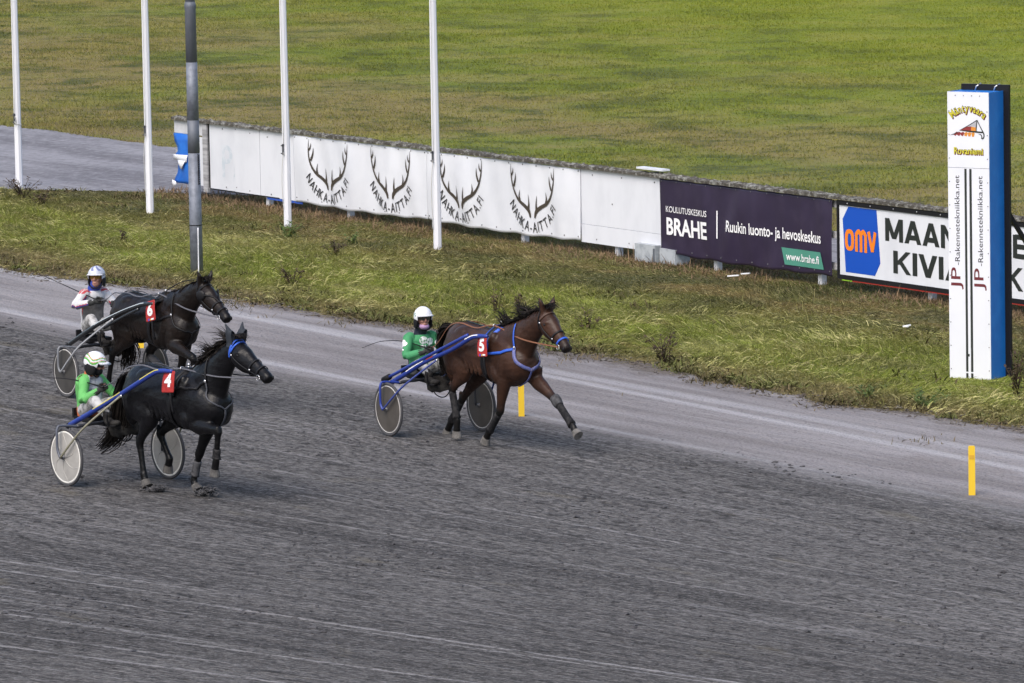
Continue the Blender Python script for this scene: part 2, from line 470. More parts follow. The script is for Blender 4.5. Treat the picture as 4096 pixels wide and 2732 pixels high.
# ------------------------------------------------------------------ grass blades (real geometry)
def in_view(x, y, z=0.0, pad=.03):
    d = np.stack([x - CAM.x, y - CAM.y, z - CAM.z + 0 * x], -1)
    dep = d @ np.array(fw)
    u = (d @ np.array(rt)) / dep * 22755 / 4096
    v = (d @ np.array(up)) / dep * 22755 / 4096
    return (np.abs(u) < .5 + pad) & (np.abs(v) < .3335 + pad)
def vnoise(x, y, f, seed):
    r = np.random.default_rng(seed); out = np.zeros_like(x)
    for i in range(7):
        a = r.uniform(0, 6.28); k = f * r.uniform(.5, 1.8)
        out += np.sin((x * math.cos(a) + y * math.sin(a)) * k + r.uniform(0, 6.28))
    return out / 7
def blade_mesh(name, X, Y, Z, L, W, az, lean, curl, m, segs=2):
    """curved blades; az lie direction, lean 0 upright .. 1 flat, curl extra bend at the tip"""
    n = len(X)
    dx, dy = np.cos(az), np.sin(az)
    sx, sy = -dy, dx
    tw = np.random.default_rng(5).uniform(-.8, .8, n)
    sz = np.sin(tw); sx, sy = sx * np.cos(tw), sy * np.cos(tw)
    pts = []
    px, py, pz = X.copy(), Y.copy(), Z.copy()
    rows = [(px.copy(), py.copy(), pz.copy())]
    for k in range(segs):
        e = np.clip(lean + curl * (k + .5) / segs, 0, 2.1)      # angle from vertical
        st = L / segs
        px = px + dx * np.sin(e) * st; py = py + dy * np.sin(e) * st; pz = np.maximum(pz + np.cos(e) * st, Z + .015)
        rows.append((px.copy(), py.copy(), pz.copy()))
    V = np.zeros((n, 2 * segs + 1, 3))
    for k in range(segs):
        wd = W * (1 - .35 * k / segs) / 2
        for q, sgn in ((0, -1), (1, 1)):
            V[:, 2 * k + q, 0] = rows[k][0] + sgn * sx * wd
            V[:, 2 * k + q, 1] = rows[k][1] + sgn * sy * wd
            V[:, 2 * k + q, 2] = rows[k][2] + sgn * sz * wd
    V[:, 2 * segs] = np.stack(rows[segs], -1)
    nv = 2 * segs + 1
    tris = []
    for k in range(segs - 1):
        b = 2 * k
        tris += [(b, b + 1, b + 3), (b, b + 3, b + 2)]
    tris.append((2 * segs - 2, 2 * segs - 1, 2 * segs))
    F = (np.arange(n)[:, None, None] * nv + np.array(tris)[None]).reshape(-1, 3)
    me = bpy.data.meshes.new(name)
    me.vertices.add(n * nv); me.vertices.foreach_set('co', V.ravel())
    me.loops.add(F.size); me.loops.foreach_set('vertex_index', F.ravel().astype(np.int32))
    me.polygons.add(len(F)); me.polygons.foreach_set('loop_start', np.arange(0, F.size, 3, dtype=np.int32))
    me.update(calc_edges=True)
    at = me.attributes.new('rnd', 'FLOAT', 'POINT')
    at.data.foreach_set('value', np.repeat(np.random.default_rng(9).random(n), nv).astype(np.float32))
    return link(name, me, m)
def scatter(n, x0, x1, y0, y1, seed):
    r = np.random.default_rng(seed)
    x, y = r.uniform(x0, x1, n), r.uniform(y0, y1, n)
    k = in_view(x, y)
    return x[k], y[k], np.random.default_rng(seed + 1)

M_verge = grass_material('verge_grass_blades', 'verge', True)
x, y, r = scatter(820000, -46, 10, 4.1, 15.0, 21)
k = (y > edge_y(x) + .16 * r.normal(size=len(x)) - .02) & (y < near_y(x) + .1)
k &= r.random(len(x)) < np.clip(.72 + .6 * vnoise(x, y, 1.3, 4), .25, 1)
x, y = x[k], y[k]
# tall lodged grass in the middle of the verge, shorter growth near hoarding and track
hgt = np.interp(y, [5, 5.7, 6.6, 9.0, 10.5, 13.8], [.04, .08, .125, .125, .08, .075]) * np.clip(1 + .55 * vnoise(x, y, .9, 8), .4, 1.7)
L = hgt * r.uniform(.65, 1.35, len(x)) * np.where(r.random(len(x)) < .22, 1.9, 1)
L = np.where((np.abs(x + .75) < .6) & (y > 7.2) & (y < 8.9), L * .4, L)
az = R(-35) + 2.2 * vnoise(x, y, .7, 12) + 1.6 * vnoise(x, y, 2.6, 31) + r.normal(0, 1.1, len(x))
lean = np.clip(1.05 + .45 * vnoise(x, y, .8, 14) + r.normal(0, .25, len(x)), .1, 1.4)
g = blade_mesh('verge_grass', x, y, gz(y), L, r.uniform(.006, .013, len(x)), az, lean, r.uniform(.3, 1.0, len(x)), M_verge, 2)
tag(g, 'long yellow green grass lying flat on the verge beside the track', 'grass', kind='stuff')
# bleached straw lying on top of the green
x, y, r = scatter(90000, -46, 10, 4.4, 11.5, 27)
k = (y > edge_y(x) + .05) & (vnoise(x, y, 1.0, 52) + r.normal(0, .3, len(x)) > np.interp(y, [5, 9, 11.5], [.0, .05, .55])) & (y < near_y(x)) & ~((np.abs(x + .6) < .75) & (y > 6.9) & (y < 8.9))
x, y = x[k], y[k]
M_straw = mat('bleached_straw', (.50, .45, .21), .7, (.33, .33, .11), 1.5, .4, .6, kind='POS', spec=.2)
az = R(-20) + 2.4 * vnoise(x, y, .8, 13) + 1.8 * vnoise(x, y, 2.9, 33) + r.normal(0, .6, len(x))
g = blade_mesh('dry_straw', x, y, gz(y) + .05 * np.interp(y, [5, 6.5, 9, 11], [.3, 1, 1, .4]), r.uniform(.08, .22, len(x)), r.uniform(.006, .012, len(x)), az, np.clip(r.normal(.75, .3, len(x)), .1, 1.3), r.uniform(.5, 1.2, len(x)), M_straw, 3)
tag(g, 'bleached straw strands tangled over the green verge', 'straw', kind='stuff')
M_field = grass_material('infield_grass_blades', 'infield', True)
x, y, r = scatter(1500000, -100, -2, 18.3, 66, 23)
k = (y > far_y(x) - .1) & (r.random(len(x)) < np.clip(.75 + .5 * vnoise(x, y, 1.1, 44), .3, 1))
x, y = x[k], y[k]
L = .045 * np.clip(1 + .7 * vnoise(x, y, .8, 3), .4, 2) * r.uniform(.6, 1.5, len(x)) * np.interp(y, [18, 20, 24], [1.8, 1.4, 1])
g = blade_mesh('infield_grass', x, y, gz(y) + 0 * x, L, r.uniform(.012, .030, len(x)), r.uniform(0, 6.28, len(x)), r.uniform(.3, 1.2, len(x)), r.uniform(0, .5, len(x)), M_field, 1)
tag(g, 'short mown yellow green turf of the infield beyond the road', 'grass', kind='stuff')

x, y, r = scatter(30000, -46, 10, 3.4, 5.6, 29)
k = vnoise(x, y, 2.6, 71) + r.normal(0, .12, len(x)) > np.interp(edge_y(x) - y, [-.3, 0, .6, 1.2], [-.2, .18, .42, .62])
x, y = x[k], y[k]
g = blade_mesh('sparse_grass', x, y, gz(y) + .012, r.uniform(.03, .12, len(x)), r.uniform(.008, .02, len(x)), r.uniform(0, 6.28, len(x)), r.uniform(.3, 1.3, len(x)), r.uniform(0, .6, len(x)), mat('dying_grass', (.135, .098, .048), .8, (.07, .06, .025), 2, kind='POS'), 2)
tag(g, 'sparse brown grass creeping over the gravel edge', 'grass', kind='stuff')
# dark brown dead stalks under and in front of the hoarding
M_stalk = mat('dead_stalks', (.22, .145, .080), .85, (.085, .058, .034), 2.2, kind='POS')
n = 22000
r = np.random.default_rng(33)
x, y = r.uniform(-34, -4, n), 13.45 + np.abs(r.normal(0, .40, n)) * r.choice([-1, 1], n)
k = (vnoise(x, y * 0, 1.4, 6) + r.normal(0, .25, n)) > -.12
x, y = x[k], y[k]
g = blade_mesh('dead_stalks', x, y, gz(y), r.uniform(.04, .15, len(x)) * (1 + 1.2 * (r.random(len(x)) < .04)), r.uniform(.008, .018, len(x)), r.uniform(0, 6.28, len(x)), r.uniform(.1, 1.2, len(x)), r.uniform(0, .6, len(x)), M_stalk, 2)
tag(g, 'rust brown dead stalks standing under the advertising boards', 'dead stalks', kind='stuff')
# weeds on the border of the track
n = 9000
x, y = r.uniform(-46, 9, n), np.zeros(n)
y = edge_y(x) + .12 + np.abs(r.normal(0, .22, n))
k = (vnoise(x, 0 * x, 1.1, 16) + r.normal(0, .15, n)) > .08
x, y = x[k], y[k]
M_weedb = mat('border_weeds', (.095, .070, .035), .8, (.085, .100, .026), 1.2, .45, .6, kind='POS')
g = blade_mesh('border_weeds', x, y, gz(y), r.uniform(.04, .13, len(x)), r.uniform(.010, .030, len(x)), r.uniform(0, 6.28, len(x)), r.uniform(.4, 1.4, len(x)), r.uniform(0, .8, len(x)), M_weedb, 2)
tag(g, 'dark low weeds on the border between track and grass', 'weeds', kind='stuff')

# low dark weed clumps, thickest along the border
r = np.random.default_rng(37)
cxs = np.concatenate([r.uniform(-44, 8, 110), r.uniform(-44, 8, 60)])
cys = np.concatenate([edge_y(cxs[:110]) + np.abs(r.normal(.12, .30, 110)), r.uniform(6, 13, 60)])
m_ = r.integers(25, 120, 170)
x = np.repeat(cxs, m_); y = np.repeat(cys, m_); sp = np.repeat(r.uniform(.07, .28, 170), m_)
x = x + r.normal(0, 1, len(x)) * sp * 1.3; y = y + r.normal(0, 1, len(y)) * sp * .8
k = (y > edge_y(x) - .15) & (y < near_y(x)); x, y, sp = x[k], y[k], sp[k]
M_clump = mat('weed_clumps', (.075, .060, .028), .8, (.105, .118, .034), 1.1, .42, .58, kind='POS', spec=.2)
g = blade_mesh('weed_clumps', x, y, gz(y) + .02, r.uniform(.04, .11, len(x)) + sp * .25, r.uniform(.010, .032, len(x)), r.uniform(0, 6.28, len(x)), r.uniform(.4, 1.4, len(x)), r.uniform(.2, .9, len(x)), M_clump, 2)
tag(g, 'dark low weed clumps dotted over the verge', 'weeds', kind='stuff')
# loose clods on the track
def lumps(name, P, S, m, seed):
    r = np.random.default_rng(seed)
    base = np.array([(1, 0, 0), (-1, 0, 0), (0, 1, 0), (0, -1, 0), (0, 0, 1), (0, 0, -.6), (.6, .6, .55), (-.6, .6, .5), (.6, -.6, .5), (-.6, -.6, .55)], float)
    F0 = [(4, 0, 6), (4, 6, 2), (4, 2, 7), (4, 7, 1), (4, 1, 9), (4, 9, 3), (4, 3, 8), (4, 8, 0), (0, 2, 6), (2, 1, 7), (1, 3, 9), (3, 0, 8), (5, 2, 0), (5, 1, 2), (5, 3, 1), (5, 0, 3)]
    n = len(P)
    V = base[None] * r.uniform(.6, 1.3, (n, 10, 1)) * S[:, None, None] * np.stack([r.uniform(.8, 1.8, n), r.uniform(.8, 1.3, n), r.uniform(.4, .8, n)], -1)[:, None]
    a = r.uniform(0, 6.28, n); ca, sa = np.cos(a)[:, None], np.sin(a)[:, None]
    V = np.stack([V[..., 0] * ca - V[..., 1] * sa, V[..., 0] * sa + V[..., 1] * ca, V[..., 2]], -1) + P[:, None]
    F = (np.arange(n)[:, None, None] * 10 + np.array(F0)[None]).reshape(-1, 3)
    me = bpy.data.meshes.new(name); me.from_pydata(V.reshape(-1, 3).tolist(), [], F.tolist())
    return link(name, me, m)
M_clod = mat('damp_sand', (.040, .039, .042), .9, (.085, .084, .09), 5, kind='POS')
r = np.random.default_rng(41)
x, y, _ = scatter(70000, -40, 25, -22, 1.6, 43)
k = vnoise(x * .6, y * 1.6, 1.2, 17) + r.normal(0, .2, len(x)) > .22
x, y = x[k], y[k]
s_ = np.abs(r.normal(.008, .011, len(x))) + .004
g = lumps('track_clods', np.stack([x, y, gz(y) + .014], -1), s_, M_clod, 44)
tag(g, 'small dark clods of sand strewn over the track', 'clods', kind='stuff')
x = r.uniform(-40, 9, 2600); y = edge_y(x) + r.normal(-.05, .16, 2600)
g = lumps('verge_gravel', np.stack([x, y, gz(y) + .014], -1), np.abs(r.normal(.012, .010, 2600)) + .004, mat('border_soil', (.06, .047, .038), .9, (.14, .13, .12), 4, kind='POS'), 45)
tag(g, 'crumbs of soil and gravel along the edge of the grass', 'gravel', kind='stuff')

# ------------------------------------------------------------------ flagpoles and lamp post
def G(x, y): return (x, y, float(gz(y)))
def flagpole(x, y, lab, cleat_z, loose=False):
    o = empty('flagpole', G(x, y))
    tag(o, lab, 'flagpole', 'white flagpoles along the verge')
    mb = MB()
    # eight-sided timber pole, slightly tapered, with worn foot
    mb.loft([(0, 0, -.1, .072, .072), (0, 0, .02, .072, .072), (0, 0, 3, .066, .066), (0, 0, 6, .056, .056), (0, 0, 9.2, .042, .042)], 8, (math.cos(.39), math.sin(.39), 0))
    mb.build('pole', M_polew, o, smooth=False)
    MB().ell((0, 0, 9.26), (.06, .06, .07)).build('finial', M_white, o)
    c = MB().box((.03, -.085, cleat_z), (.02, .03, .20)).box((.03, -.10, cleat_z + .07), (.02, .05, .02)).box((.03, -.10, cleat_z - .07), (.02, .05, .02))
    c.build('cleat', M_steel, o, smooth=False)
    h = MB().tube([(.05, -.075, 8.9), (.06, -.080, 4), (.055, -.085, cleat_z + .1)], .006, 5, sub=3)
    if loose:
        h.tube([(.05, -.09, cleat_z), (.13, -.11, cleat_z + .05), (.19, -.12, cleat_z - .02), (.13, -.11, cleat_z - .09), (.05, -.09, cleat_z - .06)], .009, 5, sub=4)
        h.tube([(math.cos(a) * .08, math.sin(a) * .08, cleat_z - .12 - .02 * math.sin(a)) for a in np.linspace(0, 6.28, 14)], .007, 5, ref=(0, 0, 1))
    else:
        h.tube([(.05, -.09, cleat_z - .05), (.01, -.10, cleat_z - .35), (-.02, -.09, cleat_z - .7), (.0, -.085, .35)], .006, 5, sub=4)
    h.build('halyard', M_rope, o)
    return o
M_polew = mat('pole_white', (.74, .75, .80), .5, (.55, .55, .57), 3, .58, .82, bmp=.1, bscale=25, stretch=(1, 1, .25))
M_steel = mat('dull_steel', (.16, .16, .17), .5, metal=.6)
M_rope = mat('grey_rope', (.50, .49, .47), .8)
flagpole(-36.7, 11.84, 'white flagpole at the far left by the inner road', 1.36, True)
flagpole(-30.2, 11.19, 'white flagpole left of the grey lamp post', 1.55)
flagpole(-26.15, 11.80, 'white flagpole between the blank board and first antler banner', 1.42)
flagpole(-20.98, 11.79, 'white flagpole in front of the seam between the two antler banners', 1.62)

lp = empty('lamp_post', G(-20.47, 6.73))
tag(lp, 'grey galvanised lamp post with dark bands behind the leftmost horse', 'lamp post')
M_galv = mat('galvanised', (.20, .22, .265), .55, (.14, .155, .19), 9, .38, .65, metal=.2, bmp=.08)
M_galvd = mat('weathered_zinc', (.16, .175, .205), .6, (.105, .117, .14), 3, .35, .7, metal=.3, stretch=(1, 1, .35))
MB().loft([(0, 0, -.1, .108, .108), (0, 0, 2.03, .100, .100)], 24, (1, 0, 0)).build('lower_shaft', M_galv, lp)
MB().loft([(0, 0, 2.03, .1005, .1005), (0, 0, 2.58, .098, .098)], 24, (1, 0, 0)).build('dark_sleeve', M_galvd, lp)
MB().loft([(0, 0, 2.58, .0985, .0985), (0, 0, 3.55, .094, .094)], 24, (1, 0, 0)).build('middle_shaft', M_galv, lp)
MB().loft([(0, 0, 3.55, .0945, .0945), (0, 0, 4.44, .091, .091), (0, 0, 4.47, .098, .098), (0, 0, 4.50, .098, .098), (0, 0, 4.56, .082, .082)], 24, (1, 0, 0)).build('upper_sleeve', M_galvd, lp)
MB().loft([(0, 0, 4.56, .080, .080), (0, 0, 11, .055, .055)], 24, (1, 0, 0)).build('upper_shaft', M_galv, lp)
MB().tube([(0, 0, 10.95), (.1, -.25, 11.3), (.3, -.8, 11.4)], .04, 10, sub=4).ell((.34, -.95, 11.38), (.13, .32, .07)).build('lamp_head', M_galvd, lp)
mb = MB()
for i in range(14): mb.box((.115, .02, 1.52 + i * .036), (.030, .012, .024))
mb.box((.100, .02, 1.76), (.012, .012, .52)).build('perforated_rail', M_blackgloss, lp, smooth=False)
MB().tube([(.112, -.02, .78), (.125, -.03, .5), (.118, -.03, .25), (.15, -.05, .02)], .012, 6, sub=4).build('cable', M_white, lp)
MB().tube([(math.cos(a) * .108, math.sin(a) * .108, .82) for a in np.linspace(0, 6.28, 18)], .007, 5, ref=(0, 0, 1)).build('wire_tie', M_black, lp)

# ------------------------------------------------------------------ advertising hoarding
HY = 13.42
H0, H1 = -33.2, 1.4
hd = empty('advertising_hoarding', (H0, HY, 0))
tag(hd, 'long wooden hoarding with mossy top rail carrying boards and banners', 'hoarding')
hb = (H0, HY, 0)
M_post = mat('post_white', (.60, .61, .64), .7, (.36, .36, .37), 6, .5, .8, bmp=.2)
M_oldwood = mat('old_grey_timber', (.42, .42, .44), .8, (.24, .24, .25), 5, stretch=(.3, 1, 3), bmp=.3)
M_lichen = mat('lichen_top', (.075, .068, .056), .95, (.28, .28, .26), 9, .45, .66, bmp=1.0, bscale=30, kind='POS', dist=.04)
me = None
for i, px in enumerate(np.arange(-32.75, H1, 2.97)):
    if me is None:
        me = MB().box((0, 0, .68), (.10, .10, 1.48)).mesh('post', smooth=False)
    p = link('post', me, M_post, hd) if i == 0 else None
    if p is None:
        p = bpy.data.objects.new('post', me); col.objects.link(p); p.parent = hd
    p.location = (px - H0, .10, 0)
for zz in (.36, .86, 1.36):
    MB().box(((H0 + H1) / 2, HY + .03, zz), (H1 - H0, .04, .11)).build('rail', M_oldwood, hd, hb, False)
# mossy cap planks
xx = H0
r = np.random.default_rng(61)
while xx < H1:
    ln = min(2.97, H1 - xx)
    mb = MB()
    nx, ny = 90, 5
    vs = []
    for i in range(nx + 1):
        for j in range(ny + 1):
            fx, fy = i / nx, j / ny
            vs.append((xx + fx * ln, HY - .09 + fy * .24, 1.500 + .020 * math.sin(xx * 3 + fx * 9) * .3 + abs(r.normal(0, .014)) - .012 + (.006 if 0 < j < ny else 0)))
    top = len(vs)
    for i in range(nx + 1):
        vs += [(xx + i / nx * ln, HY - .088 + r.normal(0, .004), 1.452), (xx + i / nx * ln, HY + .15, 1.452)]
    fs = [(i * (ny + 1) + j, (i + 1) * (ny + 1) + j, (i + 1) * (ny + 1) + j + 1, i * (ny + 1) + j + 1) for i in range(nx) for j in range(ny)]
    for i in range(nx):
        a, b = i * (ny + 1), (i + 1) * (ny + 1)
        fs.append((top + 2 * i, top + 2 * i + 2, b, a))
        fs.append((top + 2 * i + 1, a + ny, b + ny, top + 2 * i + 3))
    fs += [(0, ny, top + 1, top), (nx * (ny + 1), top + 2 * nx, top + 2 * nx + 1, nx * (ny + 1) + ny)]
    mb.add(vs, fs)
    mb.build('cap_plank', M_lichen, hd, hb, False)
    xx += ln
# blank boards
M_board = mat('white_board', (.70, .72, .77), .45, (.63, .65, .70), 1.6, .4, .7, bmp=.06, bscale=5, stretch=(1, 1, .5))
M_board2 = mat('dull_white_board', (.58, .59, .62), .55, (.47, .48, .50), 3, .4, .7)
def board(x0, x1, z0, z1, y, m, name='blank_board'):
    return MB().box(((x0 + x1) / 2, y, (z0 + z1) / 2), (x1 - x0, .012, z1 - z0)).build(name, m, hd, hb, False)
board(-33.2, -32.02, 1.20, 1.50, HY - .010, M_board2)
board(-32.50, -32.04, .24, 1.17, HY - .008, M_board)
MB().box((-31.95, HY - .03, .80), (.17, .05, 1.34)).build('end_post', M_oldwood, hd, hb, False)
b1 = board(-31.82, -30.86, .22, 1.455, HY - .012, M_board)
for (x0, x1, z0, z1) in ((-31.82, -28.6, 1.458, 1.468), (-31.82, -29.2, .196, .214)):
    MB().box(((x0 + x1) / 2, HY - .022, (z0 + z1) / 2), (x1 - x0, .02, z1 - z0)).build('edge_trim', M_black, hd, hb, False)
MB().box((-31.838, HY - .022, .835), (.016, .02, 1.23)).build('edge_trim', M_black, hd, hb, False)
board(-30.855, -29.9, .215, 1.462, HY - .022, M_board)
board(-29.89, -28.50, .20, 1.440, HY - .016, M_board)
MB().box((-29.0, HY - .02, .175), (1.3, .014, .04)).build('edge_trim', mat('blue_trim', (.03, .09, .42), .4), hd, hb, False)
# faded letters left on the blank board
v, f = text_fit('P', -31.35, .46, .40, .62, .01)
M_faded = mat('faded_print', (.54, .60, .66), .5, (.66, .69, .74), 5, .40, .60)
MB().add([(p[0], HY - .0205, p[1]) for p in v], f).build('faded_letter', M_faded, hd, hb, False)
v, f = text_fit('A', -30.93, .40, .07, .34, .01)
MB().add([(p[0], HY - .0205, p[1]) for p in v], f).build('faded_letter', M_faded, hd, hb, False)
w1 = board(-18.90, -16.40, .50, 1.448, HY - .016, M_board)
w2 = board(-18.88, -16.38, .185, .493, HY - .018, M_board)
r = np.random.default_rng(71)
def rivets(parent, base, pts, y, m=M_steel, rad=.014):
    me = MB().ell((0, 0, 0), (rad, .008, rad), 8, 4).mesh('rivet')
    for i, (x_, z_) in enumerate(pts):
        o = bpy.data.objects.new('rivet', me); col.objects.link(o); o.parent = parent
        if i == 0 and not me.materials: me.materials.append(m)
        o.location = (x_ - base[0], y - base[1], z_ - base[2])
rivets(hd, hb, [(-31.3, 1.38), (-30.8, 1.40), (-30.25, 1.36), (-29.6, 1.33), (-31.2, .28), (-30.8, .30), (-30.3, .27), (-29.5, .26), (-18.5, 1.36), (-17.6, 1.37), (-16.6, 1.36), (-18.4, .26), (-17.4, .27), (-17.9, .9)], HY - .028)

# ---- vinyl banners
def sag(x, z, x0, x1, seed, amp):
    rr = np.random.default_rng(seed)
    d = np.zeros_like(x)
    edge = np.clip((1.45 - z) / 1.25, 0, 1)
    for i in range(7):
        c = rr.uniform(x0, x1); wd = rr.uniform(.17, .42); sl = rr.uniform(-.5, .5)
        d += rr.uniform(.3, 1) * np.exp(-((x - c - sl * (1.4 - z)) / wd) ** 2) * (.35 + .65 * np.sin(np.pi * np.clip(edge, 0, 1)))
    d += .4 * np.sin(x * 4.3 + seed) * edge + .10 * np.sin(x * 11 + z * 3 + seed)
    return amp * d
def banner(name, x0, x1, zt, zb, y, seed, amp, m, lab, cat, droop=.05, group=None):
    o = empty(name, ((x0 + x1) / 2, y, zb))
    tag(o, lab, cat, group)
    b = ((x0 + x1) / 2, y, zb)
    nx, nz = int((x1 - x0) * 44), 30
    X, T = np.meshgrid(np.linspace(x0, x1, nx + 1), np.linspace(0, 1, nz + 1), indexing='ij')
    u = (X - x0) / (x1 - x0)
    zbot = zb - droop * np.sin(np.pi * u) * .6 + .012 * np.sin(X * 6.3 + seed)
    ztop = zt - .010 * np.abs(np.sin(X * math.pi / .47))
    Z = ztop + (zbot - ztop) * T
    Yd = y - .012 - np.clip(sag(X, Z, x0, x1, seed, amp), -.012, .2)
    V = np.stack([X, Yd, Z], -1).reshape(-1, 3)
    i, j = np.meshgrid(np.arange(nx), np.arange(nz), indexing='ij'); a = (i * (nz + 1) + j).ravel()
    F = np.stack([a, a + 1, a + nz + 2, a + nz + 1], 1)
    me = bpy.data.meshes.new('sheet'); me.from_pydata((V - np.array(b)).tolist(), [], F.tolist()); me.shade_smooth()
    s = link('sheet', me, m, o)
    md = s.modifiers.new('thickness', 'SOLIDIFY'); md.thickness = .003; md.offset = -1
    def on(vx, vz, off=.006):
        vx, vz = np.asarray(vx, float), np.asarray(vz, float)
        return y - .012 - np.clip(sag(vx, vz, x0, x1, seed, amp), -.012, .2) - off
    eyes = [(x0 + .06 + k_ * (x1 - x0 - .12) / max(1, round((x1 - x0) / .47)), zt - .045) for k_ in range(round((x1 - x0) / .47) + 1)]
    eyes += [(x_, zb + .07 - droop * math.sin(math.pi * (x_ - x0) / (x1 - x0)) * .6) for x_, _ in eyes]
    me = MB().ell((0, 0, 0), (.015, .006, .015), 8, 4).mesh('eyelet')
    me.materials.append(M_steel if amp < .02 else M_steel)
    for k_, (ex, ez) in enumerate(eyes):
        q = bpy.data.objects.new('eyelet', me); col.objects.link(q); q.parent = o
        q.location = (ex - b[0], float(on(ex, ez, .004)) - b[1], ez - b[2])
    return o, b, s, on
def printed(name, v, f, on, b, m, parent, off=.012, cut=0.04):
    """flat print laid on the folds of the cloth; long edges are split first"""
    bm = bmesh.new()
    vs = [bm.verts.new((p[0], 0, p[1])) for p in v]
    for q in f:
        try: bm.faces.new([vs[i] for i in q])
        except ValueError: pass
    for _ in range(4):
        es = [e for e in bm.edges if e.calc_length() > cut]
        if not es: break
        bmesh.ops.subdivide_edges(bm, edges=es, cuts=1)
        bmesh.ops.triangulate(bm, faces=[q for q in bm.faces if len(q.verts) > 3])
    for p in bm.verts:
        x_, z_ = p.co.x, p.co.z
        p.co = Vector((x_ - b[0], float(on(x_, z_, off)) - b[1], z_ - b[2]))
    me = bpy.data.meshes.new(name); bm.to_mesh(me); bm.free()
    return link(name, me, m, parent)
def stroke(pts, wid):
    """tapered 2d stroke"""
    A = catmull(np.array([(p[0], p[1], w_) for p, w_ in zip(pts, wid)], float), 5)
    T = np.gradient(A[:, :2], axis=0); T /= np.linalg.norm(T, axis=1)[:, None] + 1e-9
    N = np.stack([-T[:, 1], T[:, 0]], 1)
    v = np.concatenate([A[:, :2] + N * A[:, 2:] / 2, A[:, :2] - N * A[:, 2:] / 2])
    n_ = len(A)
    return v, [(i, i + 1, n_ + i + 1, n_ + i) for i in range(n_ - 1)]
def merge2(parts):
    V, F = [], []
    for v, f in parts:
        b = len(V); V += [tuple(p) for p in v]; F += [tuple(b + i for i in q) for q in f]
    return np.array(V), F
def antlers(cx, z0, wd, ht):
    """pair of stag antlers, each beam with its tines"""
    out = []
    for s in (-1, 1):
        P = lambda a, b: (cx + s * a * wd / 2, z0 + b * ht)
        out.append(stroke([P(.10, 0), P(.16, .12), P(.34, .21), P(.64, .32), P(.86, .50), P(.97, .74), P(.98, 1.0)], [.040, .072, .068, .054, .042, .030, .006]))
        out.append(stroke([P(.20, .13), P(.17, .26), P(.20, .44)], [.085, .04, .004]))
        out.append(stroke([P(.58, .31), P(.60, .40), P(.57, .52)], [.065, .035, .004]))
        out.append(stroke([P(.86, .57), P(.78, .70), P(.76, .84)], [.05, .04, .004]))
        out.append(stroke([P(.96, .78), P(.89, .84), P(.87, .93)], [.04, .03, .004]))
    return merge2(out)
def arc_text(s, cx, cz, rad, a0, a1, ht, bold=.0, cup=True, squash=1.0):
    """letters along an arc; cup: the word hangs below the centre"""
    out = []
    n_ = len(s)
    ws = []
    for ch in s:
        v, _ = text_2d(ch, 0); ws.append((v[:, 0].max() - v[:, 0].min() if len(v) else .2) + .16)
    ws = np.array(ws); cum = (np.cumsum(ws) - ws / 2) / ws.sum()
    for i, ch in enumerate(s):
        a = a0 + (a1 - a0) * cum[i]
        v, f = text_2d(ch, bold)
        if len(v) == 0: continue
        v = v.copy(); v[:, 0] -= (v[:, 0].min() + v[:, 0].max()) / 2
        v *= ht / .72; v[:, 0] *= squash
        ca, sa = (math.cos(a), math.sin(a))
        px_, pz_ = (cx + rad * sa, cz - rad * ca) if cup else (cx + rad * sa, cz + rad * ca)
        ro = a if cup else -a
        v = np.stack([v[:, 0] * math.cos(ro) - v[:, 1] * math.sin(ro) + px_, v[:, 0] * math.sin(ro) + v[:, 1] * math.cos(ro) + pz_], 1)
        out.append((v, f))
    return merge2(out)
M_vinyl = mat('white_vinyl', (.72, .74, .79), .42, (.67, .69, .74), 1.2)
M_antler = mat('antler_print', (.055, .043, .032), .5)
M_letter = mat('charcoal_print', (.035, .033, .034), .5)
specs = [(-28.58, -23.87, 3, [(-27.30, 1.42), (-25.11, 1.40)], 'white banner with two brown antler pairs left of the fourth flagpole'),
         (-23.86, -18.86, 8, [(-22.69, 1.42), (-20.37, 1.46)], 'white banner with two brown antler pairs right of the fourth flagpole')]
for x0, x1, seed, cs, lab in specs:
    o, b, s, on = banner('vinyl_banner', x0, x1, 1.445, .205, HY - .03, seed, .045, M_vinyl, lab, 'banner', .06, 'antler banners on the hoarding')
    for cx, wd in cs:
        v, f = antlers(cx, .49, 1.42, .90)
        printed('antler_print', v, f, on, b, M_antler, o)
        v, f = arc_text('NAHKA-AITTA.FI', cx, 1.11, .87, R(-62), R(62), .180, .006, True, .80)
        printed('lettering', v, f, on, b, M_letter, o)
# purple banner
M_purple = mat('purple_vinyl', (.026, .018, .044), .34, (.036, .026, .057), 2, .4, .7, spec=.45)
o, b, s, on = banner('vinyl_banner', -16.42, -11.46, 1.450, .200, HY - .03, 26, .034, M_purple, 'dark purple training centre banner with white lettering and green web address', 'banner', .05)
parts = [text_fit('KOULUTUSKESKUS', -16.22, .895, 1.23, .10, .003), text_fit('BRAHE', -16.21, .515, 1.22, .29, .030)]
v, f = merge2(parts); printed('lettering', v, f, on, b, M_print, o)
v, f = merge2([([(-14.72, .56), (-14.685, .56), (-14.685, 1.02), (-14.72, 1.02)], [(0, 1, 2, 3)])]); printed('divider_line', v, f, on, b, M_print, o)
v, f = text_fit('Ruukin luonto- ja hevoskeskus', -14.42, .70, 2.68, .185, .016); printed('lettering', v, f, on, b, M_print, o)
v, f = merge2([([(-12.78, .285), (-11.68, .285), (-11.77, .56), (-12.87, .56)], [(0, 1, 2, 3)])])
printed('green_panel', v, f, on, b, mat('green_print', (.075, .27, .205), .4), o)
v, f = text_fit('www.brahe.fi', -12.73, .365, .92, .125, .010); printed('lettering', v, f, on, b, M_print, o, .018)
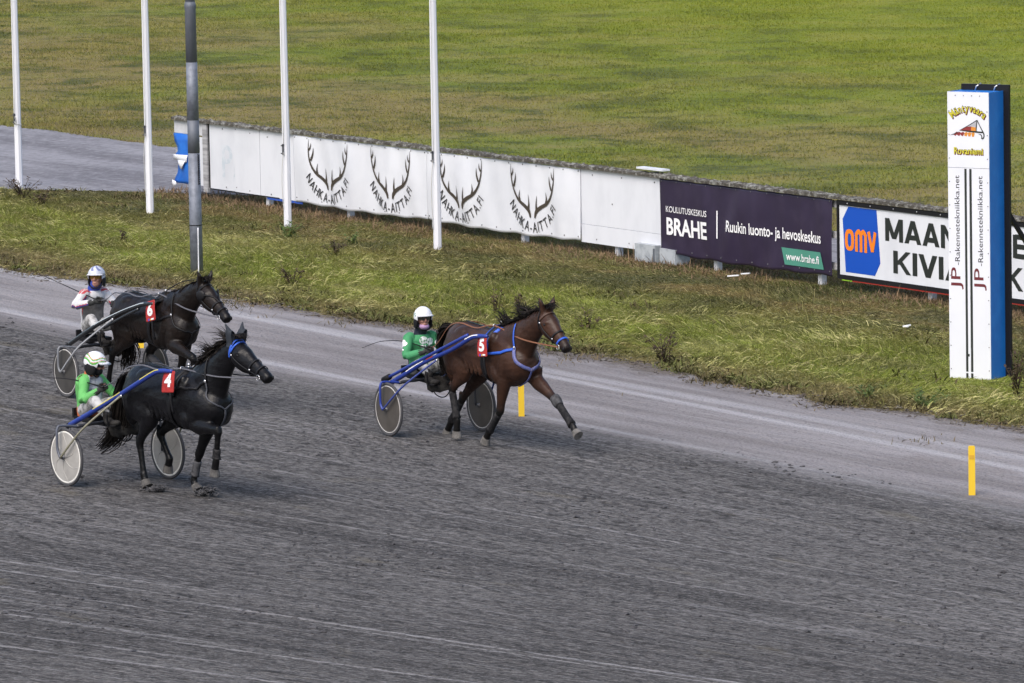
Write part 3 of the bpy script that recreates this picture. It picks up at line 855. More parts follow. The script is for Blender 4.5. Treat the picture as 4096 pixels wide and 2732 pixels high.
# framed board with the fuel company mark
def framed(x0, x1, lab):
    o = empty('sign_board', ((x0 + x1) / 2, HY - .03, .19)); b = ((x0 + x1) / 2, HY - .03, .19)
    tag(o, lab, 'sign board')
    MB().box(((x0 + x1) / 2, HY - .045, .81), (x1 - x0 - .10, .02, 1.14)).build('panel', M_board, o, b, False)
    fr = [((x0 + x1) / 2, 1.405, x1 - x0, .07), ((x0 + x1) / 2, .215, x1 - x0, .07), (x0 + .018, .81, .036, 1.12), (x1 - .018, .81, .036, 1.12)]
    for cx, cz, dx, dz in fr: MB().box((cx, HY - .052, cz), (dx, .05, dz)).build('frame', M_black, o, b, False)
    MB().box(((x0 + x1) / 2 + .15, HY - .058, .168), (x1 - x0 - .5, .02, .020)).build('red_edge', mat('red_trim', (.40, .03, .02), .5), o, b, False)
    MB().box((x0 + .25, HY - .058, .169), (.28, .02, .022)).build('lime_edge', mat('lime_trim', (.30, .55, .03), .5), o, b, False)
    rivets(o, b, [(x_, 1.405) for x_ in np.arange(x0 + .3, x1, .62)], HY - .080, M_metal, .012)
    return o, b
o, b = framed(-11.30, -5.0, 'black framed white board with orange on blue fuel mark')
yy = HY - .0585
flat = lambda v: [(p[0], yy, p[1]) for p in v]
v = [(-11.16, 1.15), (-11.0, 1.355), (-10.24, 1.355), (-10.15, .51), (-10.30, .30), (-11.09, .30)]
MB().add(flat(v), [tuple(range(5, -1, -1))]).build('blue_emblem', mat('emblem_blue', (.006, .075, .46), .35), o, b, False)
def omv(x0, z0, wd, ht):
    out = []
    t = .080
    def rr_(hx, hz, n=32):
        return [(x0 + .14 + hx * math.copysign(abs(math.cos(a)) ** .75, math.cos(a)), z0 + ht / 2 + hz * math.copysign(abs(math.sin(a)) ** .75, math.sin(a))) for a in np.linspace(0, 2 * math.pi, n, endpoint=False)]
    A_, B_ = rr_(.14, ht / 2), rr_(.052, ht / 2 - .066)
    out.append((A_ + B_, [(i, (i + 1) % 32, 32 + (i + 1) % 32, 32 + i) for i in range(32)]))
    xm = x0 + .35
    for k_ in range(3):
        out.append(stroke([(xm + k_ * .14, z0), (xm + k_ * .14, z0 + ht * .5), (xm + k_ * .14, z0 + ht * .86)], [t] * 3))
    for k_ in range(2):
        out.append(stroke([(xm + k_ * .14, z0 + ht * .80), (xm + .07 + k_ * .14, z0 + ht * .955), (xm + .14 + k_ * .14, z0 + ht * .80)], [t, t * .9, t]))
    xv = xm + .37
    out.append(stroke([(xv, z0 + ht), (xv + .06, z0 + ht * .5), (xv + .11, z0 + .03)], [t] * 3))
    out.append(stroke([(xv + .20, z0 + ht), (xv + .155, z0 + ht * .5), (xv + .11, z0 + .03)], [t] * 3))
    v, f = merge2(out)
    v[:, 0] = x0 + (v[:, 0] - v[:, 0].min()) / (v[:, 0].max() - v[:, 0].min()) * wd
    return v, f
v, f = omv(-11.10, .650, .86, .345)
yy = HY - .0615
# overlapping strokes sit on slightly different planes
MB().add([(p[0], yy - .0004 * (i // 22), p[1]) for i, p in enumerate(v)], f).build('orange_mark', mat('emblem_orange', (.85, .22, .012), .4), o, b, False)
yy = HY - .0585
M_ink = mat('black_ink', (.018, .022, .020), .45)
GLYPH = {'M': (1.0, [((.09, 0), (.09, 1)), ((.91, 0), (.91, 1)), ((.10, 1), (.5, .12)), ((.90, 1), (.5, .12))]), 'A': (.92, [((.09, 0), (.46, 1)), ((.83, 0), (.46, 1)), ((.22, .27), (.70, .27))]),
         'N': (.84, [((.09, 0), (.09, 1)), ((.75, 0), (.75, 1)), ((.12, .97), (.72, .03))]), 'K': (.84, [((.09, 0), (.09, 1)), ((.16, .40), (.74, 1)), ((.32, .56), (.76, 0))]), 'I': (.20, [((.10, 0), (.10, 1))]),
         'V': (.84, [((.07, 1), (.42, 0)), ((.77, 1), (.42, 0))]), 'E': (.68, [((.09, 0), (.09, 1)), ((.09, .91), (.66, .91)), ((.09, .5), (.62, .5)), ((.09, .09), (.66, .09))])}
def block_word(s, x, z, wd, ht, t=.235):
    """bold upright capitals from straight strokes, cut level at top and foot"""
    tot = sum(GLYPH[c][0] + .14 for c in s) - .14
    k_ = wd / tot; cur = 0; mb = MB(); i = 0
    for c in s:
        for (a, b) in GLYPH[c][1]:
            if abs(a[1] - b[1]) < 1e-6:
                q = [(a[0], a[1] - t * .46), (b[0], a[1] - t * .46), (b[0], a[1] + t * .46), (a[0], a[1] + t * .46)]
            else:
                h_ = t / 2 * (1 if a[0] == b[0] else 1.06)
                q = [(a[0] - h_, a[1]), (a[0] + h_, a[1]), (b[0] + h_, b[1]), (b[0] - h_, b[1])]
            mb.add([(x + (cur + p[0]) * k_, yy - .0005 * (i % 4), z + p[1] * ht) for p in q], [(0, 1, 2, 3)]); i += 1
        cur += GLYPH[c][0] + .14
    mb.build('lettering', M_ink, o, b_, False)
b_ = b
for s_, x_, z_, w_, h_ in (('MAAN', -10.0, .885, 1.85, .365), ('KIVIA', -9.79, .385, 1.85, .36), ('AE', -7.16, .875, .78, .36), ('K', -6.87, .37, .40, .36)):
    block_word(s_, x_, z_, w_, h_)

# torn blue sheet at the end of the hoarding
M_bluesheet = mat('blue_sheet', (.012, .12, .52), .35, (.02, .16, .58), 3, bmp=.2, bscale=6)
t = empty('torn_sheet', (-32.8, HY - .03, .2)); tb = (-32.8, HY - .03, .2)
tag(t, 'torn blue sheet with white scraps on the hoarding end behind the lamp post', 'sheet')
def rag(name, outline_l, outline_r, m, y):
    mb = MB(); vs = []; n_ = len(outline_l)
    for (xl, z_), (xr, z2) in zip(outline_l, outline_r):
        for q in range(7):
            u = q / 6; x_ = xl + (xr - xl) * u; zz = z_ + (z2 - z_) * u
            vs.append((x_, y + .018 * math.sin(x_ * 9 + zz * 7), zz))
    mb.add(vs, [(i * 7 + j, i * 7 + j + 1, i * 7 + j + 8, i * 7 + j + 7) for i in range(n_ - 1) for j in range(6)])
    q = mb.build(name, m, t, tb); md = q.modifiers.new('t', 'SOLIDIFY'); md.thickness = .004
rag('blue_sheet', [(-33.14, 1.20), (-33.10, 1.05), (-33.00, .95), (-32.98, .86), (-33.10, .80), (-33.12, .70), (-33.02, .62), (-33.06, .45), (-33.14, .30), (-33.13, .24)], [(-32.36, 1.20), (-32.37, 1.05), (-32.36, .95), (-32.37, .86), (-32.36, .8), (-32.38, .7), (-32.36, .6), (-32.36, .45), (-32.35, .3), (-32.36, .235)], M_bluesheet, HY - .05)
rag('white_scrap', [(-33.18, .79), (-33.14, .74), (-33.19, .69)], [(-32.60, .80), (-32.62, .74), (-32.62, .66)], M_vinyl, HY - .085)
rag('white_scrap', [(-32.95, .69), (-32.92, .60), (-32.84, .52)], [(-32.66, .69), (-32.72, .60), (-32.80, .52)], M_vinyl, HY - .09)
rag('white_scrap', [(-33.16, .30), (-33.17, .24), (-33.14, .17)], [(-33.05, .27), (-33.02, .22), (-33.08, .18)], M_vinyl, HY - .09)

# block under the hoarding, offcut on the cap
cb = MB().box((0, 0, .16), (.62, .34, .36)).box((.58, .04, .14), (.46, .30, .32)).box((.27, -.15, .15), (.05, .05, .28), mi=1)
o = cb.build('concrete_block', [mat('pale_concrete', (.40, .43, .46), .85, (.28, .31, .34), 6, bmp=.3), M_galvd], smooth=False)
o.location = (-16.75, 13.45, -.03)
tag(o, 'pale concrete block under the hoarding left of the purple banner', 'block')
o = MB().box((0, 0, 0), (.78, .16, .03)).build('board_offcut', M_board, smooth=False)
o.location = (-16.75, HY + .05, 1.575)
tag(o, 'loose white board lying on the mossy hoarding top near the purple banner', 'board')

# ------------------------------------------------------------------ finish post tower
ta = math.atan2(.26, .60)
tw = empty('finish_post', (-.93, 8.19, -.02), ta)
tag(tw, 'tall white finish post with blue side and yellow lettering', 'finish post')
Wd, Dp, Ht = .66, .40, 4.05
M_tw = mat('tower_white', (.71, .73, .79), .40, (.65, .67, .72), 1.2, .45, .8)
M_tb = mat('tower_blue', (.010, .16, .56), .38, (.014, .19, .62), 3)
MB().box((0, .004, Ht - .53), (Wd, .012, 1.06)).build('upper_panel', M_tw, tw, smooth=False)
MB().box((0, .004, (Ht - 1.065) / 2), (Wd, .012, Ht - 1.065)).build('lower_panel', M_tw, tw, smooth=False)
for sx in (-1, 1): MB().box((sx * (Wd / 2 - .004), .012 + Dp / 2, Ht / 2), (.012, Dp, Ht)).build('blue_side', M_tb, tw, smooth=False)
MB().box((0, .012 + Dp / 2, Ht - .012), (Wd - .03, Dp - .02, .012)).build('top_plate', M_tb, tw, smooth=False)
MB().box((.04, .035 + Dp, Ht / 2 + .03), (Wd + .10, .045, Ht + .10)).build('back_board', M_blackgloss, tw, smooth=False)
for x_ in (-.12, .18): MB().tube([(x_, Dp + .01, Ht - .02), (x_ + .03, Dp, Ht + .05), (x_ + .08, Dp + .05, Ht + .09)], .012, 6).build('wire_tie', M_metal, tw)
fy = -.0035
def face(v, dy=0): return [(p[0], fy - dy, p[1]) for p in v]
for x0, x1, z0, z1 in ((-.066, -.030, 0, .10), (-.066, -.030, .12, Ht - 1.075), (.012, .050, 0, .10), (.012, .050, .12, Ht - 1.075)):
    MB().add(face([(x0, z0), (x1, z0), (x1, z1), (x0, z1)]), [(0, 1, 2, 3)]).build('finish_line', M_ink, tw, smooth=False)
MB().add(face([(-.03, .335), (.012, .335), (.012, .372), (-.03, .372)]), [(0, 1, 2, 3)]).build('finish_line', M_ink, tw, smooth=False)
for x_ in (-.066, .014):
    MB().add(face([(x_ - .020, .16), (x_ - .0, .16), (x_ - .0, .46), (x_ - .020, .46)], .002), [(0, 1, 2, 3)]).build('white_overlay', M_tw, tw, smooth=False)
def up_text(s, x, z, ln, ht, m, bold=0.0, dy=0.0):
    v, f = text_fit(s, 0, 0, ln, ht, bold)
    v = np.stack([x - v[:, 1], z + v[:, 0]], 1)
    MB().add(face(v, dy), f).build('lettering', m, tw, smooth=False)
M_maroon = mat('maroon_print', (.13, .018, .025), .5)
M_ink2 = mat('dark_print', (.035, .032, .040), .5)
for x_ in (-.15, .220):
    up_text('-Rakennetekniikka.net', x_, 1.62, 1.26, .078, M_ink2, .004)
    up_text('JP', x_ + .005, 1.275, .31, .15, M_maroon, .006)
# arched and straight yellow words with black outline
M_yel = mat('yellow_print', (.62, .56, .045), .45)
for m_, bo, of, dy in ((M_maroon, .045, (.010, -.014), 0), (M_ink, .050, (0, 0), .0012), (M_yel, .012, (0, 0), .0024)):
    v, f = arc_text('Mäntyvaara', -.0, 3.425, .355, R(-45), R(45), .105, bo, False, .76)
    v = v + np.array(of)
    MB().add(face(v, dy), f).build('lettering', m_, tw, smooth=False)
    v, f = text_fit('Rovaniemi', -.23, 3.18, .465, .095, bo)
    MB().add(face(v + np.array(of), dy), f).build('lettering', m_, tw, smooth=False)
# emblem: a sail-like A with a striped wing
def tri(pts, m, dy=0, name='emblem'): MB().add(face(pts, dy), [tuple(range(len(pts)))]).build(name, m, tw, smooth=False)
E0 = lambda a, b: (-.32 + a * .0098, 3.565 - b * .0098 + .04)
ek = lambda pts: [(-.29 + (p[0] - 170) / 640 * .56, 3.664 - (p[1] - 660) * 7.83e-4) for p in pts]
M_or, M_dr = mat('emblem_amber', (.62, .24, .03), .5), mat('emblem_red', (.24, .03, .03), .5)
tri(ek([(345, 855), (480, 785), (560, 780), (555, 855)]), M_dr)
tri(ek([(555, 855), (560, 782), (645, 795), (645, 860)]), M_or)
tri(ek([(480, 782), (665, 665), (650, 792), (560, 778)]), mat('emblem_grey', (.40, .40, .43), .5))
for k_ in range(6):
    a = 250 + k_ * 62
    tri(ek([(a, 895 + (k_ == 0) * 20), (a + 42, 878), (a + 62, 905), (a + 20 + k_ * 6, 960), (a - 28 + k_ * 8, 925 + k_ * 8)]), M_dr if k_ < 3 else M_or)
out = [stroke(ek([(345, 855), (510, 762), (665, 665)]), [.006, .010, .012]), stroke(ek([(345, 855), (560, 868), (775, 880)]), [.006, .022, .020]),
       stroke(ek([(668, 660), (655, 760), (650, 862)]), [.012, .016, .014]), stroke(ek([(668, 660), (730, 790), (785, 895), (790, 960), (765, 990), (740, 975)]), [.012, .013, .018, .018, .018, .012]),
       stroke(ek([(690, 905), (740, 925), (755, 975)]), [.004, .014, .014]), stroke(ek([(175, 942), (250, 920), (330, 880)]), [.003, .012, .006])]
for i, (v, f) in enumerate(out):
    MB().add(face(v, .0012 + .0004 * i), f).build('emblem_line', M_ink, tw, smooth=False)
rivets(tw, (0, 0, 0), [(sx * (Wd / 2 - .025), z_) for sx in (-1, 1) for z_ in np.arange(.15, Ht, .33)] + [(x_, Ht - .05) for x_ in np.arange(-.2, .3, .13)], -.004, M_steel, .008)
rivets(tw, (0, 0, 0), [], 0)
mb = MB().bar((.28, Dp + .07, 2.45), (1.10, Dp + 1.45, 0), .055, .055)
mb.build('brace', M_blackgloss, tw, smooth=False)

# ------------------------------------------------------------------ yellow marker posts
M_yp = mat('yellow_plastic', (.80, .53, .030), .45, (.68, .43, .025), 5, .5, .8)
M_yp2 = mat('worn_yellow', (.62, .36, .03), .6)
for (x_, y_, h_, lab) in ((-12.05, 1.05, .62, 'yellow marker post half hidden behind the leftmost horse'), (-1.85, 1.31, .60, 'yellow marker post behind the brown horse'), (7.75, 1.67, .62, 'yellow marker post standing alone at the right track edge')):
    o = empty('marker_post', G(x_, y_)); tag(o, lab, 'marker post', 'yellow marker posts along the track edge')
    mb = MB()
    prof = [(-.040, -.012), (.040, -.012), (.040, .012), (.012, .016), (0, .026), (-.012, .016), (-.040, .012)]
    vs = [(p[0], p[1], z_) for z_ in (-.05, h_ - .02, h_) for p in prof]
    vs[-7:] = [(p[0] * .85, p[1], h_) for p in prof]
    fs = [(i * 7 + j, i * 7 + (j + 1) % 7, (i + 1) * 7 + (j + 1) % 7, (i + 1) * 7 + j) for i in range(2) for j in range(7)] + [tuple(range(6, -1, -1)), tuple(range(14, 21))]
    mb.add(vs, fs); mb.build('blade', M_yp, o, smooth=False)
    MB().box((0, 0, h_ * .5), (.082, .004, .03)).box((0, -.013, h_ * .78), (.06, .004, .05)).build('reflector', M_yp2, o, smooth=False)
    o.rotation_euler = (0, 0, R(62))

# ------------------------------------------------------------------ single weeds and litter
M_dead = mat('dead_weed', (.040, .024, .014), .85, (.075, .048, .025), 7)
M_leafy = mat('weed_leaf', (.060, .105, .018), .6, (.11, .14, .03), 5)
def weed(x_, y_, h_, n_, sp, m, lab, seed, leafw=.03, group=None):
    rr = np.random.default_rng(seed)
    o = empty('weed', G(x_, y_)); tag(o, lab, 'weed', group)
    st, lf = MB(), MB()
    for i in range(n_):
        a = rr.uniform(0, 6.28); hh = h_ * rr.uniform(.55, 1.1); d = sp * rr.uniform(.2, 1)
        b0 = np.array((rr.normal(0, .04), rr.normal(0, .04), 0)); tip = b0 + np.array((math.cos(a) * d, math.sin(a) * d, hh))
        mid = (b0 + tip) / 2 + np.array((0, 0, hh * .12))
        st.tube([b0, mid, tip], [.006, .005, .003], 4)
        for k_ in range(11):
            u = rr.uniform(.15, 1); p = b0 * (1 - u) ** 2 + 2 * mid * u * (1 - u) + tip * u * u
            aa = rr.uniform(0, 6.28); ll = leafw * rr.uniform(1.2, 3); dv = np.array((math.cos(aa), math.sin(aa), rr.uniform(-.7, .7)))
            sv = np.array((-math.sin(aa), math.cos(aa), rr.uniform(-.5, .5))) * leafw * rr.uniform(.3, .7)
            lf.add([p, p + dv * ll * .5 + sv, p + dv * ll, p + dv * ll * .5 - sv], [(0, 1, 2, 3)])
    st.build('stem', m, o); lf.build('foliage', m, o, smooth=False)
K = 4096 / 2351
def px_ground(px, py, z=0.0):
    d = fw * 22755 + rt * (px * K - 2048) + up * (1366 - py * K)
    return CAM + d * ((z - CAM.z) / d.z)
for i, (px_, py_, h_, n_, sp, mm, lab) in enumerate([
        (52, 455, .42, 16, .45, M_dead, 'dark dead weed clump at the foot of the leftmost flagpole'),
        (95, 470, .30, 12, .35, M_dead, 'low dark weeds right of the leftmost flagpole foot'),
        (1143, 722, .42, 6, .10, M_dead, 'tall brown dock stalk just left of the brown horse mane'),
        (1188, 722, .40, 7, .12, M_dead, 'brown dock stalk right behind the brown horse mane'),
        (1525, 835, .46, 14, .30, M_dead, 'dark dead weed clump at the grass edge right of the brown horse'),
        (1350, 760, .34, 8, .22, M_dead, 'small dark weed at the grass edge just right of the horse muzzle'),
        (280, 560, .22, 6, .10, M_dead, 'small dark weed on the verge left of the lamp post'),
        (668, 652, .34, 12, .28, M_dead, 'dark weed clump on the verge right of the lamp post foot'),
        (770, 588, .26, 10, .25, M_dead, 'dark weed on the verge below the first antler banner'),
        (663, 545, .24, 14, .30, M_leafy, 'green tuft at the foot of the third flagpole'),
        (815, 560, .20, 10, .28, M_leafy, 'bright green fern like weed below the first antler banner'),
        (2335, 905, .62, 16, .30, M_dead, 'tall dark weeds at the right frame edge beside the finish post'),
        (2120, 935, .24, 16, .40, M_leafy, 'dark green weed clump in front of the finish post'),
        (1990, 915, .20, 10, .35, M_leafy, 'low green weed at the grass edge left of the finish post')]):
    p = px_ground(px_, py_)
    weed(p.x, p.y, h_, n_, sp, mm, lab, 100 + i)
for i, (px_, py_, ln, a, lab) in enumerate([(1683, 657, .20, .4, 'pale stick on the dark grass below the purple banner'), (1711, 652, .18, .1, 'second pale stick right of another below the purple banner'), (2082, 774, .12, .8, 'white scrap of litter on the grass left of the finish post')]):
    p = px_ground(px_, py_)
    mb = MB().bar((-ln / 2, 0, .16), (ln / 2, .02, .18), .035, .02)
    if i == 2: mb.ell((0, 0, .16), (.035, .03, .02), 8, 5)
    o = mb.build('pale_stick' if i < 2 else 'litter_scrap', M_white, smooth=False)
    o.location = (p.x, p.y, p.z); o.rotation_euler = (0, 0, a)
    tag(o, lab, 'stick' if i < 2 else 'litter')

# ------------------------------------------------------------------ horses, sulkies, drivers
class Team:
    """local frame: x forward, y to the horse's left, z up, origin on the ground under the withers"""
    def __init__(s, x, y, yaw):
        s.o = Vector((x, y, float(gz(y)) + .012)); s.yaw = R(yaw)
        s.rot = Matrix.Rotation(s.yaw, 3, 'Z')
    def root(s, name, base):
        return empty(name, s.o + s.rot @ Vector(base), s.yaw)
def coat(name, c, c2, dark, rough=.42):
    m, nt, bs = nodes_of(name)
    a = nt.nodes.new('ShaderNodeAttribute'); a.attribute_name = 'points'
    v = coord(nt, 'OBJ', (1, 1, 1))
    n1 = noise(nt, v, 3.2, 4, .6)
    n2 = noise(nt, coord(nt, 'OBJ', (1, 1, .35)), 60, 3, .6)
    cc = mixc(nt, ramp(nt, n1, .35, .68), c, c2)
    cc = mixc(nt, a.outputs['Fac'], cc, dark)
    cc = mixc(nt, math_n(nt, 'MULTIPLY', n2, .25), cc, mixc(nt, .5, cc, (.0, .0, .0)))
    nt.links.new(cc, bs.inputs['Base Color'])
    nt.links.new(math_n(nt, 'ADD', rough - .06, math_n(nt, 'MULTIPLY', n1, .16)), bs.inputs['Roughness'])
    bs.inputs['Specular IOR Level'].default_value = .24
    h = math_n(nt, 'ADD', math_n(nt, 'MULTIPLY', noise(nt, coord(nt, 'OBJ', (1, 1, 1.6)), 7, 3, .5), 1.0), math_n(nt, 'MULTIPLY', n2, .06))
    bump(nt, bs, h, .32, .05)
    return m
def hair_mat(name, c, c2): return mat(name, c, .75, c2, 12, stretch=(1, 1, .3), spec=.12)
def strands(mb, roots, flow, L, wd, rr, jit=.18, seg=6):
    """ribbons that follow flow(point, t); roots: list of points"""
    for p0 in roots:
        p = np.array(p0, float); l = L * rr.uniform(.6, 1.15); j = rr.normal(0, jit, 3)
        a = rr.uniform(0, 6.28); side = np.array((math.cos(a), math.sin(a), rr.normal(0, .4)))
        vs = []
        for k in range(seg + 1):
            t = k / seg
            d = np.array(flow(p, t, p0), float); d /= np.linalg.norm(d) + 1e-9
            d = d + j * (.4 + t) + rr.normal(0, .05, 3)
            w_ = wd * (1 - .8 * t) * .5
            vs += [p - side * w_, p + side * w_]
            p = p + d / np.linalg.norm(d) * l / seg
        mb.add(vs, [(2 * k, 2 * k + 1, 2 * k + 3, 2 * k + 2) for k in range(seg)])

def horse(T, P):
    base = (-.25, 0, 0)
    rt_ = T.root('horse', base)
    tag(rt_, P['label'], 'horse', 'racing trotters')
    k = P['wz'] / 1.58; cx = P['cx'] / .66
    fx = lambda x: x * cx if x > 0 else x * P.get('bl', 1)
    mb = MB()
    trunk = [(-1.20, 1.20, .10, .06), (-1.13, 1.21, .235, .17), (-1.00, 1.235, .305, .255), (-.84, 1.235, .325, .292), (-.62, 1.245, .295, .295), (-.36, 1.205, .315, .298), (-.10, 1.185, .350, .290), (.14, 1.190, .385, .262), (.32, 1.160, .345, .245), (.48, 1.155, .27, .222), (.60, 1.165, .19, .175), (.665, 1.17, .10, .09)]
    mb.loft([(fx(x), 0, z * k, hw, hz * k) for x, z, hz, hw in trunk], 20, sub=3)
    # haunch and shoulder muscle
    for s in (-1, 1):
        mb.ell((fx(-.90), s * .145, 1.15 * k), (.27, .155, .30 * k))
        mb.ell((fx(-.70), s * .17, 1.02 * k), (.20, .115, .19 * k))
        mb.ell((fx(.30), s * .150, 1.12 * k), (.17, .105, .29 * k), rot=Matrix.Rotation(R(22), 3, 'Y'))
        mb.ell((fx(.48), s * .10, 1.06 * k), (.13, .10, .15 * k))
    for s in (-1, 1):
        mb.ell((fx(.16), s * .205, 1.00 * k), (.10, .065, .15 * k), rot=Matrix.Rotation(R(-28), 3, 'Y'))     # triceps
        mb.ell((fx(.06), s * .185, 1.34 * k), (.085, .085, .20 * k), rot=Matrix.Rotation(R(20), 3, 'Y'))      # shoulder blade
        mb.ell((fx(-1.02), s * .13, 1.02 * k), (.11, .10, .24 * k), rot=Matrix.Rotation(R(8), 3, 'Y'))        # back of the thigh
        mb.ell((fx(-.72), s * .13, 1.44 * k), (.17, .11, .085 * k))                                          # loin and croup
        for q in range(4):
            mb.ell((fx(-.18 - .10 * q), s * .250, 1.10 * k), (.032, .034, .18 * k), rot=Matrix.Rotation(R(-12), 3, 'Y'))   # ribs
    # neck
    px, pz = P['poll']; bx, bz = fx(.26), 1.30 * k
    def nk(t, up_=0): return (bx + (px - bx) * t, 0, bz + (pz - .09 - bz) * t + up_)
    mb.loft([(*nk(-.12, -.03), .20, .33), (*nk(.10, -.02), .175, .345), (*nk(.32, -.005), .138, .270), (*nk(.56, .02), .108, .190), (*nk(.80, .015), .092, .152), (*nk(.98, -.01), .080, .118)], 18, sub=3)
    # head
    nx, nz = P['nose']
    hx, hz = nx - px, nz - pz; hl = math.hypot(hx, hz); ux, uz = hx / hl, hz / hl       # along the head
    vx, vz = uz, -ux                                                                        # towards the jaw
    if vz > 0: vx, vz = -vx, -vz
    hp = lambda a, b: (px + ux * hl * a + vx * b, 0, pz + uz * hl * a + vz * b)
    q = hl / .66
    mb.loft([(*hp(-.06, .075), .066, .072), (*hp(.06, .108), .098, .122), (*hp(.22, .130), .116, .156), (*hp(.38, .127), .106, .148), (*hp(.54, .108), .084, .114), (*hp(.70, .088), .069, .088), (*hp(.84, .078), .067, .078), (*hp(.95, .074), .067, .071), (*hp(1.01, .072), .048, .048)], 16, sub=3)
    mb.ell(hp(.93, .125), (.05, .040, .036))                                   # lower lip
    for s in (-1, 1):
        c = hp(.31, .155); mb.ell((c[0], s * .062, c[2]), (.095, .045, .095))    # jowl
        c = hp(.27, .060); mb.ell((c[0], s * .085, c[2]), (.050, .030, .032))    # brow
        e0 = hp(.015, .03)                                                       # ear
        ear = P.get('ears', (.03, .0))
        et = (e0[0] + ear[0] - .01, s * .125, e0[2] + .20)
        em = ((e0[0] + et[0]) / 2 + .012, s * .088, (e0[2] + et[2]) / 2)
        mb.loft([(e0[0], s * .055, e0[2] - .03, .030, .034), (e0[0], s * .062, e0[2] + .03, .042, .040), (*em, .041, .031), ((em[0] + et[0]) / 2, s * .104, (em[2] + et[2]) / 2, .022, .017), (*et, .005, .005)], 10, (1, 0, 0), sub=2)
    # legs
    low = []
    hooves = []
    for nm, J in P['legs'].items():
        s = -1 if nm[0] == 'R' else 1
        y = s * .15
        A, K, Fq, H = [np.array((p[0], y, p[1])) for p in J]
        if nm[1] == 'H': A = np.array((J[0][0], s * .17, J[0][1]))
        d = (H - Fq); d /= np.linalg.norm(d)
        co = H - d * .082
        mid = lambda a, b, t: tuple(a + (b - a) * t)
        if nm[1] == 'F':
            top = A + np.array((-.02, -s * .01, .16))
            mb.loft([(*top, .095, .155), (*A, .088, .118), (*mid(A, K, .35), .076, .092), (*mid(A, K, .75), .054, .062), (*K, .056, .064), (*mid(K, Fq, .16), .039, .045), (*mid(K, Fq, .55), .034, .040), (*mid(K, Fq, .86), .036, .044), (*Fq, .044, .052), (*mid(Fq, co, .55), .043, .047), (*co, .049, .053), (*mid(co, H, .25), .046, .050)], 12, sub=2)
        else:
            hip = np.array((fx(-.86), s * .155, 1.16 * k))
            hk = K
            mb.loft([(*hip, .125, .25), (*mid(hip, A, .6), .125, .235), (*A, .108, .175), (*mid(A, hk, .30), .082, .125), (*mid(A, hk, .68), .052, .070), (*mid(A, hk, .90), .042, .060), (*hk, .045, .066), (*mid(hk, Fq, .14), .040, .052), (*mid(hk, Fq, .55), .035, .042), (*mid(hk, Fq, .87), .037, .045), (*Fq, .045, .054), (*mid(Fq, co, .55), .044, .048), (*co, .050, .054), (*mid(co, H, .25), .047, .051)], 12, sub=2)
            # point of hock
            t1 = (K - A) / np.linalg.norm(K - A)
            bk = np.array((-1, 0, .35)); bk = bk - t1 * (bk @ t1); bk /= np.linalg.norm(bk)
            mb.ell(tuple(K + bk * .045 + np.array((0, 0, .03))), (.036, .030, .05))
        low.append((mid(A, K, .8), tuple(K), tuple(Fq), tuple(co)))
        hooves.append((co, H, d, K, Fq, nm))
    me = fuse(mb, .0155, 5)
    co_ = coords(me)
    dk = np.zeros(len(co_))
    def seg_d(p, a, b):
        a, b = np.array(a), np.array(b); ab = b - a
        t = np.clip(((p - a) @ ab) / (ab @ ab), 0, 1)
        return np.linalg.norm(p - (a + t[:, None] * ab), axis=1)
    for (a, b_, c, d) in low:
        dd = np.minimum.reduce([seg_d(co_, b_, c), seg_d(co_, c, d)])
        dk = np.maximum(dk, np.clip((.105 - dd) / .05, 0, 1))
        dk = np.maximum(dk, .6 * np.clip((.10 - seg_d(co_, a, b_)) / .05, 0, 1))
    mz = np.array(hp(1.0, .08)); dk = np.maximum(dk, .8 * np.clip((.26 - np.linalg.norm(co_ - mz, axis=1)) / .20, 0, 1))
    # ear rims and crest
    at = me.attributes.new('points', 'FLOAT', 'POINT'); at.data.foreach_set('value', dk.astype(np.float32))
    bv = bvh_of(me)
    shift(me, base)
    link('body', me, P['coat'], rt_)
    B = lambda mbx, name, m, par=None, smooth=True: mbx.build(name, m, rt_ if par is None else par, base, smooth)
    # hooves and boots
    for co, H, d, K, Fq, nm in hooves:
        lat = np.array((0, 1, 0)); f3 = np.cross(lat, d); f3 = -f3 if f3[0] < 0 else f3
        B(MB().loft([(*(co - d * .008), .051, .056), (*(co + d * .012), .055, .060), (*(H - d * .006 + f3 * .016), .063, .074), (*(H + f3 * .017), .062, .073)], 14), 'hoof', P['hoofm'], None, False)
        bt = P['boots'].get(nm)
        if bt:
            a, b_ = K + (Fq - K) * bt[0], K + (Fq - K) * bt[1]
            B(MB().loft([(*a, .046, .053), (*(a + (b_ - a) * .3), .047, .052), (*(a + (b_ - a) * .75), .047, .053), (*b_, .054, .063)], 14, sub=2), 'leg_boot', bt[2])
            if len(bt) > 3:
                q_ = K + (Fq - K) * -.16
                B(MB().loft([(*q_, .062, .070), (*K, .066, .076), (*(K + (Fq - K) * .16), .056, .062)], 14, sub=3), 'knee_boot', bt[3])
    # eyes, nostrils
    for s in (-1, 1):
        c = hp(.285, .085)
        h_ = bv.ray_cast(Vector((c[0], s * .4, c[2])), Vector((0, -s, 0)))[0]
        B(MB().ell((h_.x, h_.y - s * .006, h_.z), (.024, .014, .018)), 'eye', MATS['black_harness'])
        c = hp(.955, .070)
        h_ = bv.ray_cast(Vector((c[0], s * .4, c[2])), Vector((0, -s, 0)))[0]
        if h_: B(MB().ell((h_.x + .012, h_.y - s * .006, h_.z), (.022, .014, .028)), 'nostril', MATS['black_rubber'])
    # mane, forelock, tail
    rr = np.random.default_rng(P['seed'])
    mb = MB(); roots = []
